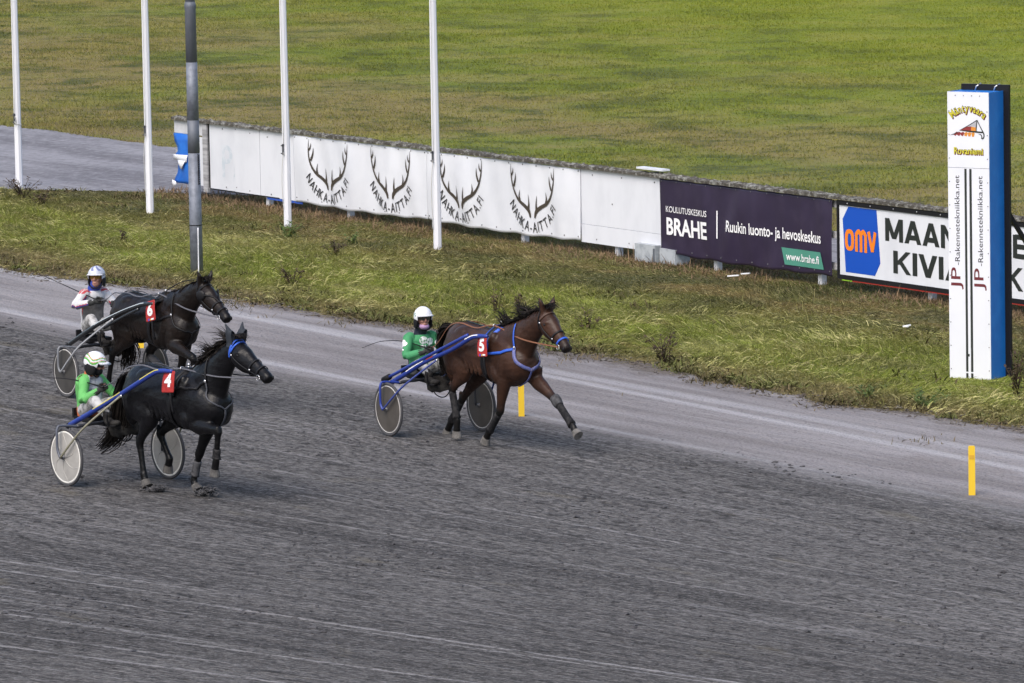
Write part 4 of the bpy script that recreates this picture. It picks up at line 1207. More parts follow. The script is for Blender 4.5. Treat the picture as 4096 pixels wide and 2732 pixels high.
    for i in range(P['mane_n']):
        t = rr.uniform(*P.get('mane_t', (-.02, 1.0)))
        c = np.array(nk(t)); nrm = np.array((-(pz - bz), 0, (px - bx))); nrm /= np.linalg.norm(nrm)
        h_ = bv.ray_cast(Vector(c + nrm * .6), Vector(-nrm))[0]
        if h_ is None: continue
        roots.append(np.array(h_) + np.array((0, rr.normal(0, .018), -.008)))
    strands(mb, roots, P['mane_flow'], P['mane_l'], .016, rr, .16)
    strands(mb, roots, lambda p, t, p0: (-.75, .25 * np.sign(p0[1]), .10 - .7 * t), P['mane_l'] * .62, .026, rr, .16)
    # close-lying hair on the crest
    strands(mb, roots[::2], lambda p, t, p0: (-.5, (.6 if p0[1] > 0 else -.6), -.5 - t), .12, .03, rr, .15, 4)
    B(mb, 'mane', P['hair'])
    mb = MB(); c = np.array(hp(.0, .0))
    strands(mb, [c + np.array((rr.normal(0, .02), rr.normal(0, .03), .02)) for _ in range(60)], lambda p, t, p0: (ux + .1 - .5 * (t < .2), rr.normal(0, .3), .45 - 1.3 * t), .20, .02, rr, .2)
    B(mb, 'forelock', P['hair'])
    mb = MB()
    tp = catmull(np.array(P['tail'], float), 6)
    n_ = len(tp)
    for i in range(P['tail_n']):
        off = rr.normal(0, 1, 3); st = rr.uniform(0, .35) if i % 2 else 0; en = rr.uniform(.75, 1.06)
        vs = []; sid = rr.normal(0, 1, 3); sid /= np.linalg.norm(sid)
        ph = rr.uniform(0, 6.28)
        for q_ in range(13):
            u = st + (en - st) * q_ / 12; ix = min(u, 1) * (n_ - 1); i0 = int(min(ix, n_ - 2)); fr = ix - i0
            a = tp[i0] * (1 - fr) + tp[i0 + 1] * fr
            if u > 1: a = a + (tp[-1] - tp[-2]) * (u - 1) * n_
            p = a[:3] + off * a[3] * np.array((.6, .6, .5)) + np.array((math.sin(u * 9 + ph), math.cos(u * 7 + ph), 0)) * .015 * u
            w_ = .012 * (1 - .6 * q_ / 12)
            vs += [p - sid * w_, p + sid * w_]
        mb.add(vs, [(2 * q_, 2 * q_ + 1, 2 * q_ + 3, 2 * q_ + 2) for q_ in range(12)])
    mb.tube([a[:3] for a in P['tail'][:3]], [.05, .045, .03], 10, sub=4)
    B(mb, 'tail', P['hair'])

    # ---- harness
    def snapped(pts, off=.008, n=28, free=False):
        A = catmull(np.array(pts, float), max(2, n // (len(pts) - 1)))
        out = []
        for p in A:
            l_, nn, _, _ = bv.find_nearest(Vector(p))
            out.append((np.array(l_) + np.array(nn) * off, np.array(nn)))
        return out
    def ribbon(path, wd, th=.008):
        C = np.array([p for p, _ in path]); N = np.array([q_ for _, q_ in path])
        Tn = np.gradient(C, axis=0); Tn /= np.linalg.norm(Tn, axis=1)[:, None] + 1e-9
        S = np.cross(Tn, N); S /= np.linalg.norm(S, axis=1)[:, None] + 1e-9
        vs = []
        for c, s_, n_ in zip(C, S, N): vs += [c - s_ * wd / 2, c + s_ * wd / 2, c + s_ * wd / 2 + n_ * th, c - s_ * wd / 2 + n_ * th]
        m_ = len(C)
        fs = [(4 * i + j, 4 * i + (j + 1) % 4, 4 * i + 4 + (j + 1) % 4, 4 * i + 4 + j) for i in range(m_ - 1) for j in range(4)] + [(3, 2, 1, 0), tuple(4 * m_ - 4 + j for j in range(4))]
        return MB().add(vs, fs)
    def loop(c, axis, a0, a1, wd, off=.008, n=40, th=.008):
        """strap round the body in the plane through c across axis"""
        ax = np.array(axis, float); ax /= np.linalg.norm(ax)
        l_ = np.array((0, 1., 0)); u_ = np.cross(ax, l_); u_ = u_ if u_[2] > 0 else -u_
        path = []
        for a in np.linspace(a0, a1, n):
            d = l_ * math.sin(a) + u_ * math.cos(a)
            h_, nn, _, _ = bv.ray_cast(Vector(np.array(c) + d * .9), Vector(-d))
            if h_ is None: continue
            path.append((np.array(h_) + d * off, d))
        return ribbon(path, wd, th)
    sx = P['saddle']
    tilt = (1, 0, -.18)
    B(loop((sx, 0, 1.2 * k), tilt, 0, 2 * math.pi, .075, .006, 60), 'girth', M_blackgloss)
    B(loop((sx, 0, 1.2 * k), tilt, -1.35, 1.35, .15, .004, 40, .022), 'saddle_pad', P['padm'])
    B(loop((sx - .015, 0, 1.2 * k), tilt, -1.0, 1.0, .07, .024, 30, .014), 'saddle', M_blackgloss)
    rz, ry = P['ring'][1], .18
    rx = P['ring'][0]
    chest = (P['chest'][0], 0, P['chest'][1])
    for s in (-1, 1):
        B(ribbon(snapped([(sx + .03, s * .31, rz - .12), (rx * .6, s * .28, rz - .07), (rx, s * ry, rz)]), .035), 'side_strap', P['strapm'])
        B(ribbon(snapped([(rx, s * ry, rz), (rx + (chest[0] - rx) * .5, s * .19, (rz + chest[2]) / 2 - .02), chest]), .045 if P['wide'] else .02), 'breast_strap', P['strap2m'])
        B(ribbon(snapped([(rx, s * ry, rz), (rx - .03, s * .13, rz + .12), (rx - .05, s * .05, rz + .27)]), .026), 'neck_strap', P['strapm'])
        l_, nn, _, _ = bv.find_nearest(Vector((rx, s * ry, rz))); c = l_ + nn * .02
        B(MB().ell(c, (.022, .012, .022)), 'strap_ring', M_metal)
    B(ribbon(snapped([chest, (chest[0] - .05, 0, chest[2] - .16), (chest[0] - .3, 0, .80 * k)]), .025), 'martingale_strap', P['strap2m'])
    tl = P['tail'][0]
    B(ribbon(snapped([(sx - .02, 0, 1.55 * k), (-.5, 0, 1.55 * k), (-.9, 0, 1.55 * k), (tl[0] + .05, 0, tl[2] + .06)], n=30), .028), 'back_strap', M_blackgloss)
    # bridle
    hd_ax = np.array((ux, 0, uz)); hk_ = lambda a, b: np.array(hp(a, b))
    B(loop(hk_(.60, .098), hd_ax, 0, 2 * math.pi, .022, .006, 36), 'noseband', M_blackgloss)
    B(loop(hk_(.78, .080), hd_ax, -1.9, 1.9, .026, .008, 30), 'lower_noseband', P['nosem'])
    B(loop(hk_(.13, .11), hd_ax, -1.6, 1.6, .024, .006, 30), 'browband', P['browm'])
    B(loop(hk_(.04, .11), np.array((ux, 0, uz)) * .8 + np.array((.25, 0, .4)), 0, 2 * math.pi, .020, .006, 36), 'throat_lash', M_blackgloss)
    bits = []
    for s in (-1, 1):
        B(ribbon(snapped([hk_(.13, .13) + np.array((0, s * .10, 0)), hk_(.35, .15) + np.array((0, s * .11, 0)), hk_(.60, .14) + np.array((0, s * .08, 0)), hk_(.82, .11) + np.array((0, s * .07, 0))], .006), .018), 'cheekpiece', M_blackgloss)
        l_, nn, _, _ = bv.find_nearest(Vector(hk_(.84, .115) + np.array((0, s * .07, 0)))); c = np.array(l_ + nn * .016)
        bits.append(c)
        B(MB().tube([c + np.array((math.cos(a) * .032, 0, math.sin(a) * .032)) for a in np.linspace(0, 2 * math.pi, 15)], .0055, 6, ref=(0, 1, 0)), 'bit_ring', M_metal)
        for a, b_ in ((.18, .13), (.62, .12)):
            l_, nn, _, _ = bv.find_nearest(Vector(hk_(a, b_) + np.array((0, s * .1, 0)))); B(MB().ell(l_ + nn * .014, (.015, .010, .013)), 'buckle', M_metal)
        if P.get('blinkers'):
            c = hk_(.26, .07)
            mb = MB().ell((c[0] - .01, s * .135, c[2] - .005), (.075, .018, .065), rot=Matrix.Rotation(s * R(-24), 3, 'Z')); B(mb, 'blinker', M_blackgloss)
            B(ribbon(snapped([(c[0], s * .1, c[2]), tuple(hk_(.45, .02) + np.array((0, s * .03, 0))), tuple(hk_(.62, .02))]), .016), 'blinker_strap', M_blackgloss)
        if P.get('hood'):
            e0 = hp(.015, .03); ear = P.get('ears', (.03, 0)); et = (e0[0] + ear[0] - .01, s * .125, e0[2] + .21); em = ((e0[0] + et[0]) / 2 + .012, s * .088, (e0[2] + et[2]) / 2)
            B(MB().loft([(e0[0], s * .055, e0[2] - .02, .040, .044), (e0[0], s * .062, e0[2] + .03, .047, .046), (*em, .046, .037), ((em[0] + et[0]) / 2, s * .104, (em[2] + et[2]) / 2, .027, .022), (*et, .008, .008)], 10, (1, 0, 0), sub=3), 'ear_cover', P['hood'])
    if P.get('hood'):
        B(loop(hk_(.10, .10), np.array((ux, 0, uz)) * .8 + np.array((.05, 0, .2)), -2.3, 2.3, .03, .010, 40), 'hood_trim', M_bluestrap)
        B(loop(hk_(.05, .10), np.array((ux, 0, uz)) * .8 + np.array((.15, 0, .3)), -1.5, 1.5, .11, .006, 40), 'ear_hood', P['hood'])
    # saddle terrets, check rein, driving reins
    sad = []
    for s in (-1, 1):
        h_ = bv.ray_cast(Vector((sx, s * .09, 2.2)), Vector((0, 0, -1)))[0]
        c = np.array((sx, s * .09, h_.z + .055)); sad.append(c)
        B(MB().tube([c + np.array((0, math.cos(a) * .024, math.sin(a) * .024)) for a in np.linspace(0, 2 * math.pi, 13)], .006, 6, ref=(1, 0, 0)), 'terret', M_metal)
        hand = np.array(P['hands'][0 if s < 0 else 1])
        rps = []
        for xr in (-.45, -.80, -1.02):
            h_ = bv.ray_cast(Vector((fx(xr), s * .11, 2.3)), Vector((0, 0, -1)))[0]
            rps.append(np.array(h_) + np.array((0, 0, .022)))
        last = rps[-1] * .72 + hand * .28 + np.array((0, 0, .03))
        pts = [bits[0 if s < 0 else 1], bits[0 if s < 0 else 1] * .5 + c * .5 + np.array((0, s * .05, -.035)), c, *rps, last, rps[-1] * .35 + hand * .65 + np.array((0, 0, -.015)), hand]
        A = catmull(np.array(pts), 7); path = [(p, np.array((0, s * .75, .66))) for p in A]
        B(ribbon(path, .019, .005), 'rein', P['reinm'])
    top = bv.ray_cast(Vector((sx + .01, 0, 2.2)), Vector((0, 0, -1)))[0]
    B(MB().tube([(sx + .01, 0, top.z + .0), (sx + .01, 0, top.z + .06)], [.022, .014], 8).ell((sx + .01, 0, top.z + .075), (.022, .014, .022)), 'check_hook', M_metal)
    if P.get('check'):
        B(MB().tube([(sx + .01, 0, top.z + .07), tuple(np.array((sx + .01, 0, top.z + .1)) * .4 + np.array(nk(.7)) * .6 + np.array((0, 0, .16))), tuple(hk_(0.0, -.03))], .007, 6, sub=5), 'check_rein', M_blackgloss)
    # number cloth
    cx_, cz_, wd, ht, tl_ = P['cloth']
    mb = MB(); vs = []; nu, nv = 6, 8
    rad = .030
    def cp(u, v, off=0):
        X = cx_ + (u - .5) * wd + (v - .5) * tl_[0]; Z = cz_ + (.5 - v) * ht + (u - .5) * tl_[1]
        Yv = -.335 - .03 * v - .012 * math.sin(v * 3.1 + u) - off
        return (X, Yv, Z)
    us = [.0, .06, .2, .4, .6, .8, .94, 1.0]; vsn = [0, .05, .2, .35, .5, .65, .8, .95, 1.0]
    for o_ in (0, -.006):
        for v in vsn:
            e = .07 if v in (0, 1.0) else .0
            for u in us: vs.append(cp(min(max(u, e), 1 - e), v, o_))
    nu, nv = len(us), len(vsn)
    fs = [(j * nu + i, j * nu + i + 1, (j + 1) * nu + i + 1, (j + 1) * nu + i) for j in range(nv - 1) for i in range(nu - 1)]
    o2 = nu * nv
    fs += [tuple(o2 + i for i in reversed(f_)) for f_ in fs]
    rim = [i for i in range(nu)] + [j * nu + nu - 1 for j in range(1, nv)] + [(nv - 1) * nu + i for i in range(nu - 2, -1, -1)] + [j * nu for j in range(nv - 2, 0, -1)]
    fs += [(rim[i], o2 + rim[i], o2 + rim[(i + 1) % len(rim)], rim[(i + 1) % len(rim)]) for i in range(len(rim))]
    mb.add(vs, fs); nc = B(mb, 'number_cloth', M_red, None, True)
    v, f = text_fit(P['num'], .20, .26, .58, .62, .045)
    mb = MB().add([cp(p[0], 1 - p[1], .003) for p in v], f)
    q_ = mb.build('numeral', M_print, nc, base, False)
    if P.get('patch'):
        for (u0, u1, v0, v1, m_) in ((.22, .40, .86, .96, mat('patch_blue', (.12, .06, .40), .5)), (.42, .52, .88, .96, mat('patch_yellow', (.7, .45, .03), .5)), (.54, .82, .87, .95, M_print)):
            MB().add([cp(u0, v0, .003), cp(u1, v0, .003), cp(u1, v1, .003), cp(u0, v1, .003)], [(0, 1, 2, 3)]).build('sponsor_patch', m_, nc, base, False)
    # shaft loop hanging under the cloth
    B(MB().tube([(cx_ + .02, -.34, cz_ - ht / 2 + .05), (cx_ + .03, -.345, cz_ - ht / 2 - .10), (cx_ + .04, -.32, cz_ - ht / 2 - .25)], .016, 8, sub=3), 'tie_strap', M_blackgloss)
    return rt_

def sulky(T, S):
    ax = S['axle']
    base = (ax, 0, 0)
    o = T.root('sulky', base)
    tag(o, S['label'], 'sulky', 'racing sulkies')
    B = lambda mb, name, m, par=None, smooth=True: mb.build(name, m, o if par is None else par, base, smooth)
    HY_, WR = S['hw'], .355
    zc = S['cross']
    for s in (-1, 1):
        dz = -BANK * s * HY_
        hub = np.array((ax, s * HY_, WR + dz))
        wl = empty('wheel', tuple(hub - np.array(base)), 0, o)
        ring = [(math.cos(a), 0, math.sin(a)) for a in np.linspace(0, 2 * math.pi, 49)]
        mk = lambda mb, name, m: mb.build(name, m, wl)
        def torus(r_, a_, b_, n=8):
            mb = MB(); N = 48
            vs = [((r_ + a_ * math.cos(q)) * math.cos(t), b_ * math.sin(q), (r_ + a_ * math.cos(q)) * math.sin(t)) for t in np.linspace(0, 2 * math.pi, N, endpoint=False) for q in np.linspace(0, 2 * math.pi, n, endpoint=False)]
            return mb.add(vs, [(i * n + j, i * n + (j + 1) % n, ((i + 1) % N) * n + (j + 1) % n, ((i + 1) % N) * n + j) for i in range(N) for j in range(n)])
        mk(torus(WR - .020, .020, .019), 'tyre', S['tyrem'])
        mk(torus(WR - .050, S.get('rimw', .010), .014), 'rim', S['rimm'])
        mb = MB(); N = 48
        for sd_ in (-1, 1):
            vs = [(0, sd_ * .032, 0)] + [(r_ * math.cos(t), sd_ * (.032 - .022 * (r_ / .31) ** .8), r_ * math.sin(t)) for r_ in (.05, .12, .20, .31) for t in np.linspace(0, 2 * math.pi, N, endpoint=False)]
            fs = [(0, 1 + i, 1 + (i + 1) % N) for i in range(N)] + [(1 + q * N + i, 1 + (q + 1) * N + i, 1 + (q + 1) * N + (i + 1) % N, 1 + q * N + (i + 1) % N) for q in range(3) for i in range(N)]
            mb.add(vs, fs)
        mk(mb, 'disc', S['discm'])
        if S.get('spokes'):
            mb = MB()
            for i in range(6):
                a = i * 1.047 + .2; mb.tube([(.03 * math.cos(a), -.031, .03 * math.sin(a)), (.17 * math.cos(a + .12), -.018, .17 * math.sin(a + .12)), (.30 * math.cos(a + .5), -.009, .30 * math.sin(a + .5))], .006, 5, sub=4)
            mk(mb, 'spoke', S['spokes'])
        mk(MB().tube([(0, -.06, 0), (0, .06, 0)], .026, 10, ref=(1, 0, 0)), 'hub', M_steel)
        oy = s * (HY_ + .085); iy = s * (HY_ - .085)
        # outer fork bends down from the arch
        B(MB().tube([(ax - .05, s * (HY_ - .22), zc), (ax - .06, s * (HY_ + .02), zc + .03), (ax - .065, oy - s * .012, zc), (ax - .06, oy, zc - .09), (ax - .055, oy, zc - .25), (ax, oy, WR + dz)], .0165, 8, sub=5), 'outer_fork', S['forkm'])
        B(MB().tube([(ax - .03, iy, zc), (ax - .015, iy, zc - .18), (ax, iy, WR + dz)], .014, 8, sub=3), 'inner_fork', S['darkm'])
        B(MB().tube([(ax, oy, WR + dz), (ax + .20, s * (HY_ + .055), WR + (S['strut'][1] - WR) * .29), (ax + .40, s * (HY_ - .03), WR + (S['strut'][1] - WR) * .56), (S['strut'][0], s * .41, S['strut'][1])], .0135, 8, sub=5), 'strut', S['strutm'])
        B(MB().ell((S['strut'][0], s * .405, S['strut'][1]), (.022, .012, .022)), 'strut_bolt', M_metal)
        sh = [(p[0], s * p[2], p[1]) for p in S['shaft']]
        B(MB().tube(sh, [.032, .032] + [.029] * (len(sh) - 3) + [.020], 12, sub=5), 'shaft', S['shaftm'])
        B(MB().tube([np.array(sh[0]) - (np.array(sh[1]) - np.array(sh[0])) * .06, np.array(sh[0]) + (np.array(sh[1]) - np.array(sh[0])) * .05], .036, 10), 'shaft_end', M_black)
        if S.get('second'):
            s2 = [(p[0], s * p[2], p[1]) for p in S['second']]
            B(MB().tube(s2, .021, 10, sub=4), 'shaft_brace', S['secondm'])
            if S.get('secondcap'): B(MB().tube([np.array(s2[0]) - (np.array(s2[1]) - np.array(s2[0])) * .10, np.array(s2[0]) + (np.array(s2[1]) - np.array(s2[0])) * .06], .040, 10), 'brace_cap', M_black)
        if S.get('decal'):
            for (t0, t1, m_) in S['decal']:
                A = catmull(np.array(sh), 8); n_ = len(A); seg = A[int(t0 * n_):int(t1 * n_) + 1]
                mb = MB(); vs = []
                for p in seg: vs += [p + np.array((0, s * .0305, .012)), p + np.array((-.006, s * .0255, .022))]
                mb.add(vs, [(2 * i, 2 * i + 1, 2 * i + 3, 2 * i + 2) for i in range(len(seg) - 1)]); B(mb, 'shaft_stripe', m_)
        # footrest
        fx_, fz_ = S['foot']
        B(MB().tube([(fx_, s * .40, fz_ + .14), (fx_ - .02, s * .36, fz_ - .03), (fx_, s * .24, fz_ - .05)], .012, 7, sub=3).bar((fx_ - .06, s * .30, fz_ - .045), (fx_ + .08, s * .30, fz_ - .03), .12, .015), 'footrest', M_black)
    B(MB().tube([(ax - .05, -(HY_ - .2), zc), (ax - .06, -.35, zc + .01), (ax - .07, 0, zc + .012), (ax - .06, .35, zc + .01), (ax - .05, HY_ - .2, zc)], .022, 10, sub=4), 'cross_bar', S['darkm'])
    sx_, sz_ = S['seat']
    B(MB().box((sx_, 0, sz_ - .03), (.34, .36, .05)).box((sx_ - .19, 0, sz_ + .03), (.035, .36, .12)), 'seat', M_black, None, False)
    B(MB().bar((sx_ - .15, .1, sz_ - .06), (ax + .2, .1, zc - .03), .05, .03).bar((sx_ - .15, -.1, sz_ - .06), (ax + .2, -.1, zc - .03), .05, .03), 'seat_rail', M_black, None, False)
    # mud sheet hanging under the seat and loose straps
    rr = np.random.default_rng(S['seed'])
    mb = MB(); n_ = 8; vs = []
    for i in range(n_ + 1):
        for j in range(5):
            vs.append((ax + .10 + .03 * j + rr.normal(0, .012), -.22 + .44 * i / n_, zc + .06 - .045 * j + rr.normal(0, .016)))
    mb.add(vs, [(i * 5 + j, i * 5 + j + 1, i * 5 + j + 6, i * 5 + j + 5) for i in range(n_) for j in range(4)])
    q = B(mb, 'mud_sheet', mat('muddy_black', (.014, .013, .013), .85, (.040, .038, .036), 9, spec=.15)); md = q.modifiers.new('t', 'SOLIDIFY'); md.thickness = .008
    B(MB().tube([(ax - .02, -.05, zc), (ax + .05, -.02, zc - .18), (ax + .12, .08, zc - .22), (ax + .08, .2, zc - .12), (ax, .26, zc)], .008, 6, sub=5), 'loose_strap', M_black)
    return o

def hand_mesh(mb, wr, d, upv, s, grip=1.0):
    """gloved hand closed round the rein: palm, four unequal bent fingers and a thumb from the side of the palm"""
    wr, d, upv = np.array(wr, float), np.array(d, float), np.array(upv, float)
    d /= np.linalg.norm(d); upv = upv - d * (upv @ d); upv /= np.linalg.norm(upv); side = np.cross(d, upv)
    mb.loft([(*(wr - d * .05), .030, .024), (*wr, .032, .023), (*(wr + d * .045), .044, .021), (*(wr + d * .085), .042, .018)], 10, tuple(upv), sub=2)
    inn = side * -s
    for i, (ln, off) in enumerate(((.88, .032), (1.0, .011), (.94, -.011), (.76, -.031))):
        p0 = wr + d * .075 + upv * off
        p1 = p0 + d * .036 * ln; p2 = p1 + (d * .3 + inn * .95) * .028 * ln; p3 = p2 + (-d * .75 + inn * .5) * .022 * ln
        mb.tube([p0, p1, p2, p3], [.0105, .010, .0095, .008], 7)
    t0 = wr + d * .025 + upv * .034 + inn * .008; t1 = t0 + d * .032 + upv * .018 + inn * .014; t2 = t1 + d * .034 + inn * .012 - upv * .004
    mb.tube([t0 - upv * .012, t0, t1, t2], [.012, .012, .011, .009], 7)

def driver(T, D):
    hipx, hipz = D['hip']
    base = (hipx, 0, hipz - .10)
    o = T.root('person', base)
    tag(o, D['label'], 'person', 'sulky drivers')
    B = lambda mb, name, m, par=None, smooth=True: mb.build(name, m, o if par is None else par, base, smooth)
    sh = D['shoulder']; hd = D['head']
    hip = np.array((hipx, 0, hipz)); neck = np.array((sh[0], 0, sh[1] + .04)); head = np.array(hd, float)
    mid = (hip + neck) / 2 + np.array((-.035, 0, 0))
    S = {s: np.array((sh[0] - .005 + s * D.get('twist', 0), s * (.185 - abs(D.get('twist', 0)) * .4), sh[1])) for s in (-1, 1)}
    HD = {-1: np.array(D['hands'][0]), 1: np.array(D['hands'][1])}
    EL = {-1: np.array(D['elbows'][0]), 1: np.array(D['elbows'][1])}
    KN = {-1: np.array(D['knees'][0]), 1: np.array(D['knees'][1])}
    FT = {-1: np.array(D['feet'][0]), 1: np.array(D['feet'][1])}
    WR = {s: HD[s] - (HD[s] - EL[s]) / np.linalg.norm(HD[s] - EL[s]) * .07 for s in (-1, 1)}
    def torso(mb, g):
        mb.loft([(*(hip + np.array((0, 0, -.10))), .155 + g, .12 + g), (*hip, .165 + g, .13 + g), (*(hip * .65 + mid * .35), .155 + g, .12 + g), (*mid, .165 + g, .125 + g), (*(mid * .4 + neck * .6), .190 + g, .130 + g), (*(neck + np.array((0, 0, -.055))), .165 + g, .105 + g), (*(neck + np.array((0, 0, .0))), .085 + g, .075 + g)], 18, sub=3)
    def arm(mb, s, g, upto=1.0):
        w_ = EL[s] + (WR[s] - EL[s]) * upto
        ref = (0, 1, 0) if abs((EL[s] - S[s])[1]) < .25 else (1, 0, 0)
        mb.loft([(*(S[s] * .7 + np.array((S[s][0], 0, S[s][2])) * .3), .065 + g, .065 + g), (*S[s], .066 + g, .064 + g), (*(S[s] * .5 + EL[s] * .5), .052 + g, .053 + g), (*EL[s], .045 + g, .047 + g), (*(EL[s] * .6 + w_ * .4), .044 + g, .044 + g), (*w_, .031 + g, .031 + g)], 12, (1, .2, .1), sub=3)
    def leg(mb, s, g, to_foot=True):
        h_ = hip + np.array((.02, s * .09, -.02))
        an = FT[s] + np.array((-.06, 0, .07))
        R_ = [(*h_, .09 + g, .095 + g), (*(h_ * .5 + KN[s] * .5), .078 + g, .082 + g), (*KN[s], .058 + g, .062 + g), (*(KN[s] * .65 + an * .35), .054 + g, .058 + g), (*an, .036 + g, .04 + g)]
        mb.loft(R_, 12, (0, 1, 0), sub=3)
    hyaw = Matrix.Rotation(R(D['hyaw']), 3, 'Z') @ Matrix.Rotation(R(D.get('hpitch', 0)), 3, 'Y')
    hv = lambda x, y, z: head + np.array(hyaw @ Vector((x, y, z)))
    # body, one continuous surface with a face
    mb = MB(); torso(mb, -.012)
    for s in (-1, 1):
        arm(mb, s, -.008); leg(mb, s, -.01)
        hand_mesh(mb, WR[s], HD[s] - EL[s], (0, 0, 1), s)
        mb.loft([(*(FT[s] + np.array((-.10, 0, .03))), .036, .036), (*FT[s], .042, .035), (*(FT[s] + np.array((.10, 0, .02))), .038, .026)], 10, sub=2)
    mb.loft([(*(neck + np.array((0, 0, -.05))), .062, .062), (*(neck * .5 + head * .5 + np.array((-.01, 0, -.02))), .056, .060), (*hv(-.02, 0, -.05), .06, .065)], 12, sub=2)
    mb.ell(tuple(hv(-.005, 0, .02)), (.098, .076, .118), 20, 14, rot=hyaw)
    mb.ell(tuple(hv(.035, 0, -.070)), (.058, .052, .055), 14, 10, rot=hyaw)      # jaw
    mb.loft([(*hv(.088, 0, .035), .010, .010), (*hv(.104, 0, .010), .012, .012), (*hv(.112, 0, -.012), .017, .014), (*hv(.092, 0, -.024), .012, .008)], 8, sub=2)   # nose
    for s in (-1, 1):
        mb.ell(tuple(hv(-.005, s * .077, .0)), (.024, .010, .034), rot=hyaw)     # ear
        mb.ell(tuple(hv(.068, s * .036, -.018)), (.024, .022, .02), rot=hyaw)    # cheek
    mb.ell(tuple(hv(.086, 0, -.055)), (.012, .026, .010), rot=hyaw); mb.ell(tuple(hv(.083, 0, -.074)), (.012, .023, .010), rot=hyaw)
    me = fuse(mb, .0085, 2); shift(me, base); link('body', me, M_skin, o)
    mb = MB()
    for s in (-1, 1): mb.ell(tuple(hv(.080, s * .033, .018)), (.014, .016, .010), rot=hyaw)
    B(mb, 'eyes', MATS['black_harness'])
    B(MB().ell(tuple(hv(.094, 0, -.064)), (.006, .022, .004), rot=hyaw), 'mouth', mat('lip', (.22, .07, .06), .6))
    # clothing
    mb = MB(); torso(mb, .012)
    for s in (-1, 1): arm(mb, s, .010, .97)
    me = fuse(mb, .011, 3)
    bv = bvh_of(me)
    c = np.array([p.center for p in me.polygons]); nn = np.array([p.normal for p in me.polygons])
    me.polygons.foreach_set('material_index', D['jersey_zone'](c, nn, S, EL, hip, neck).astype(np.int32))
    shift(me, base); link('jersey', me, D['jersey'], o)
    mb = MB()
    mb.loft([(*(hip + np.array((-.02, 0, -.115))), .15, .12), (*(hip + np.array((.0, 0, .02))), .168, .135)], 16)
    for s in (-1, 1): leg(mb, s, .012)
    me = fuse(mb, .011, 3)
    c = np.array([p.center for p in me.polygons])
    muddy = (c[:, 0] > hipx + .30) & (c[:, 2] < D['mudz'] + .04 * np.sin(c[:, 1] * 40))
    me.polygons.foreach_set('material_index', muddy.astype(np.int32))
    shift(me, base); link('trousers', me, [D['trousers'], MATS['muddy_black']], o)
    for s in (-1, 1):
        B(MB().loft([(*(FT[s] + np.array((-.085, 0, .13))), .055, .055), (*(FT[s] + np.array((-.09, 0, .04))), .05, .058), (*FT[s], .052, .045), (*(FT[s] + np.array((.12, 0, .015))), .045, .032), (*(FT[s] + np.array((.155, 0, .012))), .02, .016)], 12, sub=3), 'boot', MATS['muddy_black'])
        mb = MB(); hand_mesh(mb, WR[s], HD[s] - EL[s], (0, 0, 1), s)
        d = (HD[s] - EL[s]) / np.linalg.norm(HD[s] - EL[s])
        mb.loft([(*(WR[s] - d * .10), .044, .044), (*(WR[s] - d * .03), .040, .038), (*WR[s], .036, .030)], 10, (1, .2, .1))
        me = fuse(mb, .0045, 2); v_ = coords(me); me.update()
        nrm = np.empty(len(v_) * 3); me.vertices.foreach_get('normal', nrm)
        me.vertices.foreach_set('co', (v_ + nrm.reshape(-1, 3) * .004).ravel()); shift(me, base)
        link('glove', me, mat('glove', (.018, .020, .020), .75, (.05, .05, .05), 20, .5, .8), o)
    B(MB().loft([(*(neck + np.array((-.005, 0, -.03))), .100, .092), (*(neck + np.array((0, 0, .03))), .082, .082), (*(neck * .5 + head * .5 + np.array((.0, 0, -.005))), .080, .088), (*hv(.0, 0, -.075), .080, .092)], 16, sub=3), 'neck_gaiter', D['gaiter'])
    if D.get('mask'):
        mz_ = D.get('maskz', -.062)
        B(MB().ell(tuple(hv(.032, 0, mz_)), (.074, .068, .060 if mz_ > -.07 else .045), 18, 12, rot=hyaw), 'face_mask', D['mask'])
    # helmet
    n_, m_ = 88, 48
    mb = MB(); vs = []; fs = []; mi = []
    for i in range(m_ + 1):
        th = (math.pi * .60) * i / m_
        for j in range(n_):
            ph = 2 * math.pi * j / n_
            lim = 1.0
            x_, y_, z_ = math.sin(th) * math.cos(ph) * .142, math.sin(th) * math.sin(ph) * .122, math.cos(th) * .135
            fr = math.cos(ph)
            if fr > .55 and z_ < .035: z_ = .035 + (z_ - .035) * .12
            vs.append(hv(x_ - .012, y_, z_ + .035))
    for i in range(m_):
        for j in range(n_):
            a, b_ = i * n_ + j, i * n_ + (j + 1) % n_
            th = math.pi * .60 * (i + .5) / m_; ph = 2 * math.pi * (j + .5) / n_
            fs.append((a, a + n_, b_ + n_, b_)); mi.append(D['hel_zone'](math.sin(th) * math.cos(ph), math.sin(th) * math.sin(ph), math.cos(th)))
    mb.v = [tuple(p) for p in vs]; mb.f = fs; mb.mi = mi
    he = B(mb, 'helmet', D['helm']); md = he.modifiers.new('t', 'SOLIDIFY'); md.thickness = .012
    vs = []; 
    for a in np.linspace(-.95, .95, 13):
        for (rr_, dz) in ((.140, .072), (.200 if D.get('peak', 1) > 1 else .172, .052), (.140, .062)):
            vs.append(hv(math.cos(a) * rr_ - .012, math.sin(a) * rr_ * .88, dz - .012 * (1 - math.cos(a))))
    fs = [(3 * i + j, 3 * i + (j + 1) % 3, 3 * i + 3 + (j + 1) % 3, 3 * i + 3 + j) for i in range(12) for j in range(3)]
    MB().add(vs, fs).build('visor', D['peakm'], he, base)
    mb = MB()
    for s in (-1, 1):
        mb.ell(tuple(hv(-.018, s * .103, -.035)), (.072, .020, .088), 14, 10, rot=hyaw)
    mb.ell(tuple(hv(-.085, 0, -.045)), (.045, .085, .060), 14, 10, rot=hyaw)
